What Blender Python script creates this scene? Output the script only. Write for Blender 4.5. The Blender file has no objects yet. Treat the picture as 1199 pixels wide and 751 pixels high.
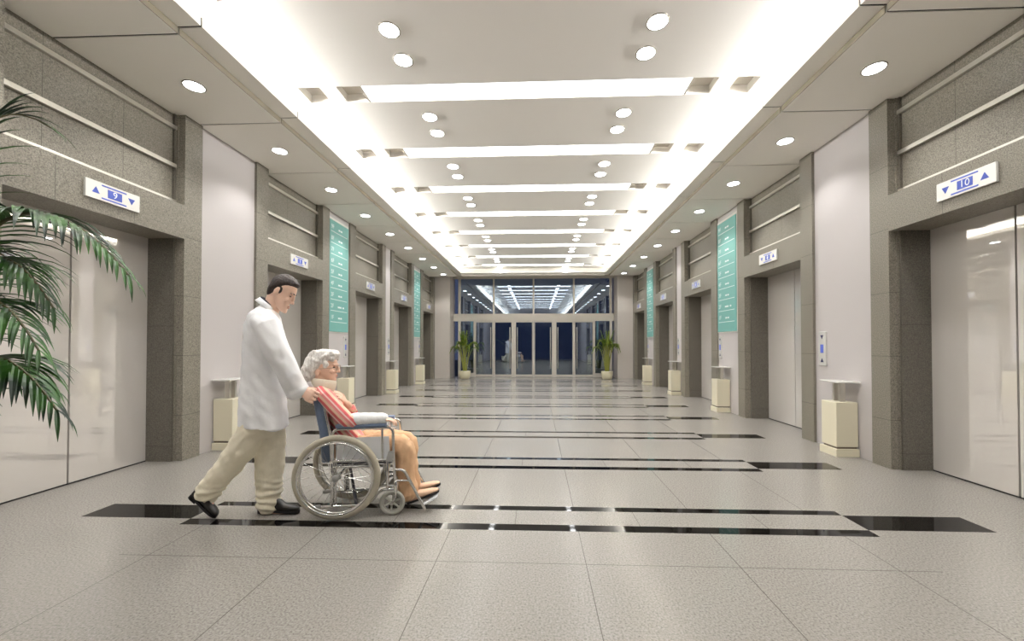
import bpy, bmesh, math, random
from mathutils import Vector, Matrix, noise
V = Vector
PI = math.pi
random.seed(7)
COL = bpy.context.scene.collection
SC = bpy.context.scene

# ------------------------------------------------------------------ camera constants (1199 x 751)
F = 460.0; PX, PY = 610.4, 398.0; HC = 1.3
YAW = math.atan(17.6 / F); PIT = math.atan(6 / F)
FW = V((-math.sin(YAW) * math.cos(PIT), math.cos(YAW) * math.cos(PIT), math.sin(PIT)))
RT = V((math.cos(YAW), math.sin(YAW), 0)); UP = RT.cross(FW)
CAM = V((0, 0, HC))

# ------------------------------------------------------------------ materials
def lin(c):
    return tuple((x / 255 / 12.92 if x / 255 <= 0.04045 else ((x / 255 + 0.055) / 1.055) ** 2.4) for x in c) + (1.0,)

def mat(name, rgb, rough=0.5, metal=0.0, ior=1.5, emit=None, estr=0.0, coat=0.0, sub=0.0):
    m = bpy.data.materials.new(name); m.use_nodes = True
    b = m.node_tree.nodes['Principled BSDF']
    b.inputs['Base Color'].default_value = lin(rgb)
    b.inputs['Roughness'].default_value = rough
    b.inputs['Metallic'].default_value = metal
    b.inputs['IOR'].default_value = ior
    b.inputs['Coat Weight'].default_value = coat
    if emit:
        b.inputs['Emission Color'].default_value = lin(emit)
        b.inputs['Emission Strength'].default_value = estr
    return m

class NT:
    def __init__(self, m):
        self.t = m.node_tree; self.n = self.t.nodes; self.l = self.t.links
        self.b = self.n['Principled BSDF']
    def new(self, kind, **kw):
        nd = self.n.new(kind)
        for k, v in kw.items(): setattr(nd, k, v)
        return nd
    def link(self, a, b): self.l.new(a, b)
    def math(self, op, a, b=None):
        nd = self.new('ShaderNodeMath', operation=op)
        for i, x in enumerate((a, b)):
            if x is None: continue
            if isinstance(x, (int, float)): nd.inputs[i].default_value = x
            else: self.link(x, nd.inputs[i])
        return nd.outputs[0]
    def ramp(self, fac, stops):
        nd = self.new('ShaderNodeValToRGB'); el = nd.color_ramp.elements
        while len(el) < len(stops): el.new(0.5)
        for e, (p, c) in zip(el, stops): e.position = p; e.color = lin(c)
        self.link(fac, nd.inputs[0]); return nd.outputs[0]
    def mix(self, fac, a, b, kind='MIX'):
        nd = self.new('ShaderNodeMix', data_type='RGBA', blend_type=kind)
        for i, x in ((0, fac), (6, a), (7, b)):
            if isinstance(x, (int, float)): nd.inputs[i].default_value = x
            elif isinstance(x, tuple): nd.inputs[i].default_value = x
            else: self.link(x, nd.inputs[i])
        return nd.outputs[2]
    def pos(self):
        g = self.new('ShaderNodeNewGeometry'); s = self.new('ShaderNodeSeparateXYZ')
        self.link(g.outputs['Position'], s.inputs[0]); return g.outputs['Position'], s.outputs
    def noise(self, vec, scale, detail=2, rough=0.5):
        nd = self.new('ShaderNodeTexNoise'); nd.inputs['Scale'].default_value = scale
        nd.inputs['Detail'].default_value = detail; nd.inputs['Roughness'].default_value = rough
        if vec is not None: self.link(vec, nd.inputs['Vector'])
        return nd.outputs['Fac']
    def line(self, coord, period, offset, half):
        # 1 on thin joint lines at offset + k * period
        a = self.math('ADD', coord, -offset + period * 50.5)
        a = self.math('MODULO', a, period); a = self.math('SUBTRACT', a, period / 2)
        return self.math('LESS_THAN', self.math('ABSOLUTE', a), half)
    def bump(self, h, strength, dist=0.01):
        nd = self.new('ShaderNodeBump'); nd.inputs['Strength'].default_value = strength
        nd.inputs['Distance'].default_value = dist
        self.link(h, nd.inputs['Height']); self.link(nd.outputs[0], self.b.inputs['Normal'])

def granite(name, stops, scale, rough, lines=(), linecol=(60, 56, 50), ior=1.5, mixl=0.75):
    m = mat(name, (128, 128, 128), rough, ior=ior); t = NT(m)
    p, xyz = t.pos()
    n1 = t.noise(p, scale, 3, 0.65)
    col = t.ramp(n1, stops)
    big = t.noise(p, 1.3, 2, 0.5)
    col = t.mix(t.math('MULTIPLY', big, 0.18), col, lin(stops[0][1]))
    mask = None
    for ax, period, off, half in lines:
        k = t.line(xyz[ax], period, off, half)
        mask = k if mask is None else t.math('MAXIMUM', mask, k)
    if mask is not None:
        col = t.mix(t.math('MULTIPLY', mask, mixl), col, lin(linecol))
    t.link(col, t.b.inputs['Base Color'])
    return m

FL = [(0.28, (98, 93, 86)), (0.42, (138, 133, 126)), (0.55, (154, 149, 142)), (0.72, (169, 165, 159))]
M = {}
M['floor'] = granite('pale granite tile', FL, 95, 0.20, [(0, 0.897, 0.294, 0.0022)], (78, 72, 64), ior=1.36, mixl=0.9)
M['floor_front'] = granite('pale granite tile front rows', FL, 95, 0.20, [(0, 0.897, 0.294, 0.0022), (1, 0.897, 2.355, 0.0022)], (78, 72, 64), ior=1.36, mixl=0.9)
M['floor_inlay'] = granite('pale granite inlay', FL, 95, 0.20, [(0, 0.897, 0.7425, 0.0018)], (78, 72, 64), ior=1.36, mixl=0.9)
M['floor_edge'] = granite('pale granite border', FL, 95, 0.20, [(0, 0.897, 0.294, 0.0016)], (150, 143, 132), ior=1.36)
M['black'] = granite('black polished granite', [(0.3, (9, 8, 8)), (0.68, (18, 16, 15)), (0.74, (95, 80, 66)), (0.8, (120, 105, 90))], 150, 0.04, ior=1.32)
GR = [(0.28, (74, 69, 60)), (0.43, (126, 120, 108)), (0.58, (148, 142, 129)), (0.74, (178, 172, 159))]
M['granite'] = granite('grey flamed granite', GR, 110, 0.42, [(2, 0.67, 0.51, 0.0028)], (78, 73, 64))
M['granite_y'] = granite('grey flamed granite panels', GR, 110, 0.42, [(1, 0.64, 0.51, 0.0024)], (78, 73, 64))
GD = [(0.28, (60, 56, 49)), (0.43, (98, 93, 83)), (0.58, (116, 110, 99)), (0.74, (146, 140, 129))]
M['granite_jamb'] = granite('dark grey granite jamb', GD, 115, 0.35, [(2, 1.34, 0.17, 0.0026)], (60, 56, 48))
M['white_wall'] = mat('warm white wall panel', (196, 190, 188), 0.45)
M['end_column'] = mat('pale stone end pier', (206, 198, 190), 0.5)
M['ceiling'] = mat('cream painted ceiling', (248, 244, 237), 0.6)
M['soffit'] = mat('cream soffit panel', (250, 246, 237), 0.55)
M['steel'] = mat('brushed light steel', (214, 210, 200), 0.28, 0.85)
M['steel_plate'] = mat('satin sign plate', (232, 230, 224), 0.25, 0.3)
M['chrome'] = mat('bright chrome tube', (226, 225, 222), 0.12, 1.0)
M['dark'] = mat('dark shadow gap', (22, 20, 18), 0.7)
M['door'] = mat('glossy off white door panel', (230, 224, 217), 0.02, ior=1.5)
def door_gloss(m):
    t = m.node_tree; b = t.nodes['Principled BSDF']; o = t.nodes['Material Output']
    g = t.nodes.new('ShaderNodeBsdfGlossy'); g.inputs['Roughness'].default_value = 0.012; g.inputs[0].default_value = (0.97, 0.96, 0.94, 1)
    x = t.nodes.new('ShaderNodeMixShader'); x.inputs[0].default_value = 0.36
    t.links.new(b.outputs[0], x.inputs[1]); t.links.new(g.outputs[0], x.inputs[2]); t.links.new(x.outputs[0], o.inputs[0])
door_gloss(M['door'])
M['blue'] = mat('blue sign ink', (86, 104, 196), 0.5)
M['navy'] = mat('dark blue button ink', (44, 44, 84), 0.5)
M['white_ink'] = mat('white sign ink', (240, 244, 242), 0.5)
M['teal'] = mat('teal directory board', (120, 178, 170), 0.4)
M['board'] = mat('white board edge', (226, 222, 214), 0.4)
M['bin'] = mat('cream enamel bin', (232, 224, 198), 0.3, coat=0.2)
M['bin_dark'] = mat('bin shadow groove', (120, 108, 92), 0.5)
M['lamp'] = mat('lit lamp face', (255, 250, 242), 0.5, emit=(249, 250, 250), estr=9.0)
M['strip'] = mat('lit linear diffuser', (255, 252, 246), 0.5, emit=(249, 250, 250), estr=2.2)
M['cove'] = mat('lit cove tube', (255, 252, 246), 0.5, emit=(249, 250, 250), estr=5.0)
M['bezel'] = mat('grey lamp bezel', (150, 143, 130), 0.4, 0.3)
M['trim'] = mat('painted soffit step shade', (150, 142, 124), 0.5)  # taupe stands in for the shade along the soffit step
M['slot'] = mat('grey slot lining', (206, 199, 187), 0.5)
M['alu'] = mat('pale anodised frame', (212, 205, 194), 0.4, 0.25)
M['night_ground'] = mat('dark night paving', (26, 29, 36), 0.6)
M['night_wall'] = mat('dark night facade', (34, 40, 58), 0.7)

def glass_mat():
    m = bpy.data.materials.new('dark reflective glazing'); m.use_nodes = True
    t = m.node_tree; t.nodes.clear()
    o = t.nodes.new('ShaderNodeOutputMaterial'); mx = t.nodes.new('ShaderNodeMixShader')
    tr = t.nodes.new('ShaderNodeBsdfTransparent'); gl = t.nodes.new('ShaderNodeBsdfGlossy')
    tr.inputs[0].default_value = (0.55, 0.6, 0.72, 1); gl.inputs[0].default_value = (0.62, 0.72, 0.80, 1)
    gl.inputs['Roughness'].default_value = 0.015; mx.inputs[0].default_value = 0.38
    t.links.new(tr.outputs[0], mx.inputs[1]); t.links.new(gl.outputs[0], mx.inputs[2]); t.links.new(mx.outputs[0], o.inputs[0])
    return m
M['glass'] = glass_mat()

def fabric(name, rgb, rough=0.8, bump=0.25, scale=14, vari=0.12):
    m = mat(name, rgb, rough); t = NT(m); p, _ = t.pos()
    n = t.noise(p, scale, 3, 0.55)
    dk = tuple(int(c * 0.8) for c in rgb)
    t.link(t.mix(t.math('MULTIPLY', n, vari * 2), lin(rgb), lin(dk)), t.b.inputs['Base Color'])
    t.bump(n, bump, 0.02); return m
M['coat'] = fabric('white cotton coat', (252, 251, 251), 0.75, 0.16, 16, 0.05)
M['trouser'] = fabric('cream cotton trousers', (250, 241, 216), 0.8, 0.3, 14, 0.15)
M['tan'] = fabric('tan cotton trousers', (232, 188, 146), 0.8, 0.35, 18, 0.25)
M['shoe'] = mat('black leather', (34, 29, 27), 0.35)
M['sole'] = mat('black rubber sole', (20, 18, 17), 0.6)
M['slipper'] = fabric('blush suede slip-on', (226, 190, 160), 0.8, 0.1, 30)
M['skin'] = fabric('skin', (244, 204, 180), 0.5, 0.05, 30, 0.10)
M['skin_old'] = fabric('older skin', (242, 200, 174), 0.5, 0.12, 40, 0.12)
M['lip'] = mat('lip skin', (206, 124, 112), 0.45)
M['tie'] = mat('dark navy shirt edge', (36, 38, 50), 0.7)
M['eye'] = mat('eye white', (236, 230, 226), 0.2)
M['iris'] = mat('dark iris', (42, 30, 26), 0.2)
M['brace'] = fabric('foam cervical collar', (240, 230, 210), 0.85, 0.1, 40, 0.05)
M['cast'] = fabric('plaster cast', (246, 246, 244), 0.85, 0.25, 40, 0.04)
M['tyre'] = mat('grey rubber tyre', (190, 182, 162), 0.6)
M['tyre_small'] = mat('pale grey rubber castor', (178, 176, 166), 0.6)
M['grip'] = mat('grey rubber grip', (158, 156, 150), 0.6)
M['vinyl'] = fabric('slate blue vinyl', (116, 132, 158), 0.45, 0.1, 20, 0.25)
M['seat'] = mat('dark vinyl seat', (64, 64, 70), 0.5)
M['guard'] = mat('glossy silver side guard', (240, 241, 243), 0.12, 0.15)
M['pot_white'] = mat('pale ceramic pot', (226, 218, 188), 0.35)
M['soil'] = mat('pale pebble dressing', (232, 228, 216), 0.9)
M['clear'] = mat('spectacle metal', (190, 170, 150), 0.3, 0.6)

def hair_mat(name, a, b, scale=60):
    m = mat(name, a, 0.45); t = NT(m); p, _ = t.pos()
    mp = t.new('ShaderNodeMapping'); mp.inputs['Scale'].default_value = (1.0, 1.0, 0.35)
    t.link(p, mp.inputs[0]); n = t.noise(mp.outputs[0], scale, 4, 0.6)
    t.link(t.ramp(n, [(0.35, b), (0.62, a)]), t.b.inputs['Base Color']); t.bump(n, 0.5, 0.01); return m
M['hair'] = hair_mat('dark brown hair', (66, 50, 44), (34, 25, 22), 120)
M['grey_hair'] = hair_mat('silver grey hair', (240, 236, 230), (196, 188, 178), 70)

def leaf_mat(name, a, b):
    m = mat(name, a, 0.4); t = NT(m); p, _ = t.pos()
    n = t.noise(p, 9, 2, 0.5); t.link(t.ramp(n, [(0.36, b), (0.62, a)]), t.b.inputs['Base Color']); return m
M['leaf'] = leaf_mat('palm leaf green', (62, 112, 38), (16, 42, 22))
M['leaf_far'] = leaf_mat('areca leaf green', (150, 168, 62), (92, 122, 38))
M['stalk'] = mat('yellow green cane', (150, 152, 70), 0.5)
M['stalk_dark'] = mat('brown green cane', (92, 84, 50), 0.5)

def stripe_shirt():
    m = mat('red striped blouse', (226, 120, 116), 0.8); t = NT(m)
    tc = t.new('ShaderNodeTexCoord'); s = t.new('ShaderNodeSeparateXYZ'); t.link(tc.outputs['UV'], s.inputs[0])
    n = t.noise(tc.outputs['Object'], 12, 2)
    c = t.math('ADD', t.math('MULTIPLY', s.outputs[0], 1.0), t.math('MULTIPLY', n, 0.015))
    f = t.math('MODULO', t.math('ADD', c, 10.0), 0.125); f = t.math('MULTIPLY', f, 8.0)
    t.link(t.ramp(f, [(0.0, (220, 96, 98)), (0.26, (222, 104, 104)), (0.32, (246, 216, 206)), (0.42, (246, 210, 200)), (0.48, (224, 118, 116)), (0.72, (236, 160, 152)), (0.78, (240, 208, 178)), (0.95, (238, 200, 172))]), t.b.inputs['Base Color'])
    t.bump(t.noise(tc.outputs['Object'], 20, 2), 0.25, 0.02)
    return m
M['blouse'] = stripe_shirt()

# ------------------------------------------------------------------ mesh builder
class MB:
    def __init__(self): self.v = []; self.f = []; self.m = []; self.uv = {}
    def add(self, vs, fs, mi=0, uvs=None):
        k = len(self.v); self.v += [V(p) for p in vs]
        for j, f in enumerate(fs):
            if uvs: self.uv[len(self.f)] = uvs[j]
            self.f.append([i + k for i in f]); self.m.append(mi)
        return self
    def box(self, a, b, mi=0):
        x0, x1 = sorted((a[0], b[0])); y0, y1 = sorted((a[1], b[1])); z0, z1 = sorted((a[2], b[2]))
        return self.add([(x0, y0, z0), (x1, y0, z0), (x1, y1, z0), (x0, y1, z0), (x0, y0, z1), (x1, y0, z1), (x1, y1, z1), (x0, y1, z1)],
                 [(0, 3, 2, 1), (4, 5, 6, 7), (0, 1, 5, 4), (1, 2, 6, 5), (2, 3, 7, 6), (3, 0, 4, 7)], mi)
    def obox(self, c, ax, ay, az, mi=0):
        c = V(c); ax, ay, az = V(ax), V(ay), V(az)
        vs = [c + sx * ax + sy * ay + sz * az for sz in (-1, 1) for sx, sy in ((-1, -1), (1, -1), (1, 1), (-1, 1))]
        return self.add(vs, [(0, 3, 2, 1), (4, 5, 6, 7), (0, 1, 5, 4), (1, 2, 6, 5), (2, 3, 7, 6), (3, 0, 4, 7)], mi)
    def prism(self, poly, d, mi=0):
        n = len(poly); d = V(d); p = [V(q) for q in poly]
        return self.add(p + [q + d for q in p], [tuple(range(n))[::-1], tuple(range(n, 2 * n))] + [(i, (i + 1) % n, n + (i + 1) % n, n + i) for i in range(n)], mi)
    def lathe(self, prof, c=(0, 0, 0), n=24, mi=0, axis=None, cap=True):
        c = V(c); rot = V((0, 0, 1)).rotation_difference(V(axis)).to_matrix() if axis is not None else Matrix.Identity(3)
        vs = []
        for r, z in prof:
            for k in range(n):
                a = 2 * PI * k / n; vs.append(c + rot @ V((r * math.cos(a), r * math.sin(a), z)))
        fs = []
        for i in range(len(prof) - 1):
            for k in range(n):
                fs.append((i * n + k, i * n + (k + 1) % n, (i + 1) * n + (k + 1) % n, (i + 1) * n + k))
        if cap:
            if prof[0][0] > 1e-6: fs.append(tuple(range(n))[::-1])
            if prof[-1][0] > 1e-6: fs.append(tuple(range((len(prof) - 1) * n, len(prof) * n)))
        return self.add(vs, fs, mi)
    def torus(self, c, axis, R, r, n=64, k=12, mi=0, sq=1.0):
        c = V(c); rot = V((0, 0, 1)).rotation_difference(V(axis)).to_matrix(); vs = []; fs = []
        for i in range(n):
            a = 2 * PI * i / n
            for j in range(k):
                b = 2 * PI * j / k; rr = R + r * math.cos(b)
                vs.append(c + rot @ V((rr * math.cos(a), rr * math.sin(a), r * sq * math.sin(b))))
        for i in range(n):
            for j in range(k):
                fs.append((i * k + j, ((i + 1) % n) * k + j, ((i + 1) % n) * k + (j + 1) % k, i * k + (j + 1) % k))
        return self.add(vs, fs, mi)
    def tube(self, pts, r, n=10, mi=0, lat=None, closed=False):
        # pts: centres; r: number or list of numbers / (in-plane, lateral) pairs
        P = [V(p) for p in pts]; m = len(P); rr = r if isinstance(r, (list, tuple)) else [r] * m
        lat = V(lat) if lat is not None else None
        rings = []; prev = None; L = 0.0
        for i in range(m):
            t = (P[min(i + 1, m - 1)] - P[max(i - 1, 0)]).normalized()
            if i: L += (P[i] - P[i - 1]).length
            if lat is not None: l = (lat - t * lat.dot(t))
            elif prev is not None: l = prev - t * prev.dot(t)
            else: l = t.orthogonal()
            if l.length < 1e-5: l = t.orthogonal()
            l.normalize(); prev = l; nrm = l.cross(t)
            a, b = rr[i] if isinstance(rr[i], (list, tuple)) else (rr[i], rr[i])
            rings.append((P[i], nrm * a, l * b, t, max(a, b), L))
        vs = []; fs = []; uvs = []
        for c, na, lb, t, _, _ in rings:
            for k in range(n):
                g = 2 * PI * k / n; vs.append(c + na * math.cos(g) + lb * math.sin(g))
        for i in range(m - 1):
            for k in range(n):
                fs.append((i * n + k, i * n + (k + 1) % n, (i + 1) * n + (k + 1) % n, (i + 1) * n + k))
        # rounded caps
        for end, sgn in ((0, -1), (m - 1, 1)):
            c, na, lb, t, R, _ = rings[end]; base = end * n; h = min(na.length, lb.length)
            k0 = len(vs)
            for k in range(n):
                g = 2 * PI * k / n; vs.append(c + 0.72 * (na * math.cos(g) + lb * math.sin(g)) + sgn * t * h * 0.6)
            vs.append(c + sgn * t * h * 0.85)
            for k in range(n):
                q = (base + k, base + (k + 1) % n, k0 + (k + 1) % n, k0 + k); fs.append(q if sgn > 0 else q[::-1])
                tq = (k0 + k, k0 + (k + 1) % n, k0 + n); fs.append(tq if sgn > 0 else tq[::-1])
        return self.add(vs, fs, mi)
    def rings(self, secs, n=28, mi=0, p=2.0):
        # secs: (centre, half vector A, half vector B) - closed loft of superellipses
        vs = []; fs = []; m = len(secs)
        for c, A, B in secs:
            c, A, B = V(c), V(A), V(B)
            for k in range(n):
                g = 2 * PI * k / n; cg, sg = math.cos(g), math.sin(g)
                vs.append(c + A * math.copysign(abs(cg) ** (2 / p), cg) + B * math.copysign(abs(sg) ** (2 / p), sg))
        for i in range(m - 1):
            for k in range(n):
                fs.append((i * n + k, i * n + (k + 1) % n, (i + 1) * n + (k + 1) % n, (i + 1) * n + k))
        fs.append(tuple(range(n))[::-1]); fs.append(tuple(range((m - 1) * n, m * n)))
        return self.add(vs, fs, mi)
    def ball(self, c, ra, rb=None, rc=None, ax=None, n=14, mi=0):
        c = V(c); rb = ra if rb is None else rb; rc = ra if rc is None else rc
        ax = ax or (V((1, 0, 0)), V((0, 1, 0)), V((0, 0, 1)))
        h = n // 2; vs = [c + ax[2] * rc]; fs = []
        for i in range(1, h):
            th = PI * i / h
            for k in range(n):
                g = 2 * PI * k / n
                vs.append(c + ax[0] * ra * math.sin(th) * math.cos(g) + ax[1] * rb * math.sin(th) * math.sin(g) + ax[2] * rc * math.cos(th))
        vs.append(c - ax[2] * rc); e = len(vs) - 1
        for k in range(n): fs.append((0, 1 + k, 1 + (k + 1) % n)); fs.append((e, 1 + (h - 2) * n + (k + 1) % n, 1 + (h - 2) * n + k))
        for i in range(h - 2):
            for k in range(n):
                a = 1 + i * n + k; b = 1 + i * n + (k + 1) % n; fs.append((a, a + n, b + n, b))
        return self.add(vs, fs, mi)

W = {}
def obj(name, mb, mats, parent=None, loc=(0, 0, 0), smooth=False, bevel=0.0, remesh=0.0, sm_iter=6, disp=None):
    base = W[parent.name] if parent else V(loc)
    me = bpy.data.meshes.new(name)
    me.from_pydata([tuple(p - base) for p in mb.v], [], mb.f)
    mats = mats if isinstance(mats, (list, tuple)) else [mats]
    for m in mats: me.materials.append(m)
    for p, mi in zip(me.polygons, mb.m): p.material_index = mi
    bm = bmesh.new(); bm.from_mesh(me)
    bmesh.ops.recalc_face_normals(bm, faces=bm.faces); bm.to_mesh(me); bm.free()
    o = bpy.data.objects.new(name, me); COL.objects.link(o)
    if parent: o.parent = parent
    else: o.location = base
    W[o.name] = base
    if remesh:
        r = o.modifiers.new('r', 'REMESH'); r.mode = 'VOXEL'; r.voxel_size = remesh; r.use_smooth_shade = True
        s = o.modifiers.new('s', 'SMOOTH'); s.iterations = sm_iter; s.factor = 0.5
        dg = bpy.context.evaluated_depsgraph_get(); dg.update()
        nm = bpy.data.meshes.new_from_object(o.evaluated_get(dg))
        o.modifiers.clear(); o.data = nm; me = nm
        nm.materials.clear()
        for m in mats: nm.materials.append(m)
        smooth = True
        if disp:
            ns = [v.normal.copy() for v in me.vertices]
            for v, nn in zip(me.vertices, ns): v.co = v.co + nn * disp(v.co + base, nn)
    if bevel:
        b = o.modifiers.new('b', 'BEVEL'); b.width = bevel; b.segments = 2; b.limit_method = 'ANGLE'
    if smooth:
        for p in me.polygons: p.use_smooth = True
    return o

def tag(o, label=None, cat=None, group=None, kind=None):
    if label: o['label'] = label
    if cat: o['category'] = cat
    if group: o['group'] = group
    if kind: o['kind'] = kind
    return o
def thing(name, loc, label, cat, group=None, kind=None):
    o = bpy.data.objects.new(name, None); COL.objects.link(o); o.location = loc; o.empty_display_size = 0.1
    W[o.name] = V(loc); return tag(o, label, cat, group, kind)
def copy_tree(o, parent=None):
    c = o.copy(); COL.objects.link(c); W[c.name] = W[o.name].copy()
    if parent: c.parent = parent
    for ch in list(o.children): copy_tree(ch, c)
    return c
def place(o, loc, rz=0.0):
    o.location = loc; o.rotation_euler = (0, 0, rz); W[o.name] = V(loc); return o

_tc = {}
def text_geo(s):
    if s not in _tc:
        cu = bpy.data.curves.new('t', 'FONT'); cu.body = s; cu.size = 1.0; cu.align_x = 'CENTER'; cu.align_y = 'CENTER'; cu.resolution_u = 3
        o = bpy.data.objects.new('t', cu); COL.objects.link(o)
        dg = bpy.context.evaluated_depsgraph_get(); dg.update()
        me = bpy.data.meshes.new_from_object(o.evaluated_get(dg))
        _tc[s] = ([v.co.copy() for v in me.vertices], [tuple(p.vertices) for p in me.polygons])
        bpy.data.objects.remove(o); bpy.data.curves.remove(cu); bpy.data.meshes.remove(me)
    return _tc[s]
def put_text(mb, s, c, right, up, size, mi=0):
    vs, fs = text_geo(s); c = V(c); right = V(right); up = V(up)
    mb.add([c + right * (p.x * size) + up * (p.y * size) for p in vs], fs, mi)

# ------------------------------------------------------------------ the hall
XC = -0.13
def hx(s, h): return XC + s * h
SIDE = {-1: 'left', 1: 'right'}
H_PIL, H_WALL, H_DOOR = 3.83, 3.865, 4.225
Y_BACK, Y_GLASS, Y_PIER = -5.0, 15.9, 15.2
Z_SOF, Z_CEIL = 3.90, 4.15
BAYS = [(2.51, 2.75, 4.26, 4.49), (5.40, 5.64, 7.13, 7.36), (8.20, 8.46, 9.95, 10.18), (10.58, 10.80, 12.32, 12.57), (13.35, 13.62, 14.95, 15.22)]

# floor: tile field with paired black granite bands
EDGE, BLK = 2.455, 3.315
fb = MB()
bands = [2.765 + 1.368 * k for k in range(10)]
ys = [Y_BACK - 0.5]
for b in bands: ys += [b, b + 0.095, b + 0.335, b + 0.415]
ys.append(Y_GLASS + 0.05)
xs = [hx(-1, 5.0), hx(-1, BLK), hx(-1, EDGE), hx(1, EDGE), hx(1, BLK), hx(1, 5.0)]
vid = {}
for i, y in enumerate(ys):
    for j, x in enumerate(xs): vid[(i, j)] = len(fb.v); fb.v.append(V((x, y, 0)))
for i in range(len(ys) - 1):
    k = (i - 1) % 4 if i else None            # 0 near stripe, 1 inlay, 2 far stripe, 3 field
    for j in range(5):
        if i == 0: mi = 1 if j == 2 else 3
        elif k in (0, 2): mi = 4 if j == 2 else 3
        elif k == 1: mi = 2 if j == 2 else (4 if j in (1, 3) else 3)
        else: mi = 0 if j == 2 else 3
        fb.f.append([vid[(i, j)], vid[(i, j + 1)], vid[(i + 1, j + 1)], vid[(i + 1, j)]]); fb.m.append(mi)
tag(obj('floor', fb, [M['floor'], M['floor_front'], M['floor_inlay'], M['floor_edge'], M['black']]), 'pale speckled granite floor crossed by paired black stone bands', 'floor', kind='structure')

# side walls: white panels between the granite portals
for s in (-1, 1):
    w = MB(); y = Y_BACK
    for a, _, _, d in BAYS:
        w.box((hx(s, H_WALL), y, 0), (hx(s, 4.7), a + 0.01, 4.2)); y = d - 0.01
    for _, b, c, _ in BAYS: w.box((hx(s, 4.30), b - 0.3, 0), (hx(s, 4.7), c + 0.3, 4.2), 1)
    tag(obj('wall_' + SIDE[s], w, [M['white_wall'], M['dark']]), 'warm white wall panels on the elevator %s side' % ('nine' if s < 0 else 'ten'), 'wall', kind='structure')
    p = MB()
    p.box((hx(s, 3.245), Y_PIER, 0), (hx(s, 4.7), Y_GLASS + 0.3, 4.2))
    tag(obj('wall_far_' + SIDE[s], p, M['end_column']), 'pale stone pier closing the elevator %s wall at the entrance' % ('nine' if s < 0 else 'ten'), 'wall', kind='structure')
wb = MB(); wb.box((hx(-1, 4.7), Y_BACK - 0.2, 0), (hx(1, 4.7), Y_BACK, 4.3))
bw = mat('dark blue glazed rear wall', (44, 54, 76), 0.08)
tag(obj('wall_back', wb, bw), 'dark blue glazed wall behind the camera', 'wall', kind='structure')

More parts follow.
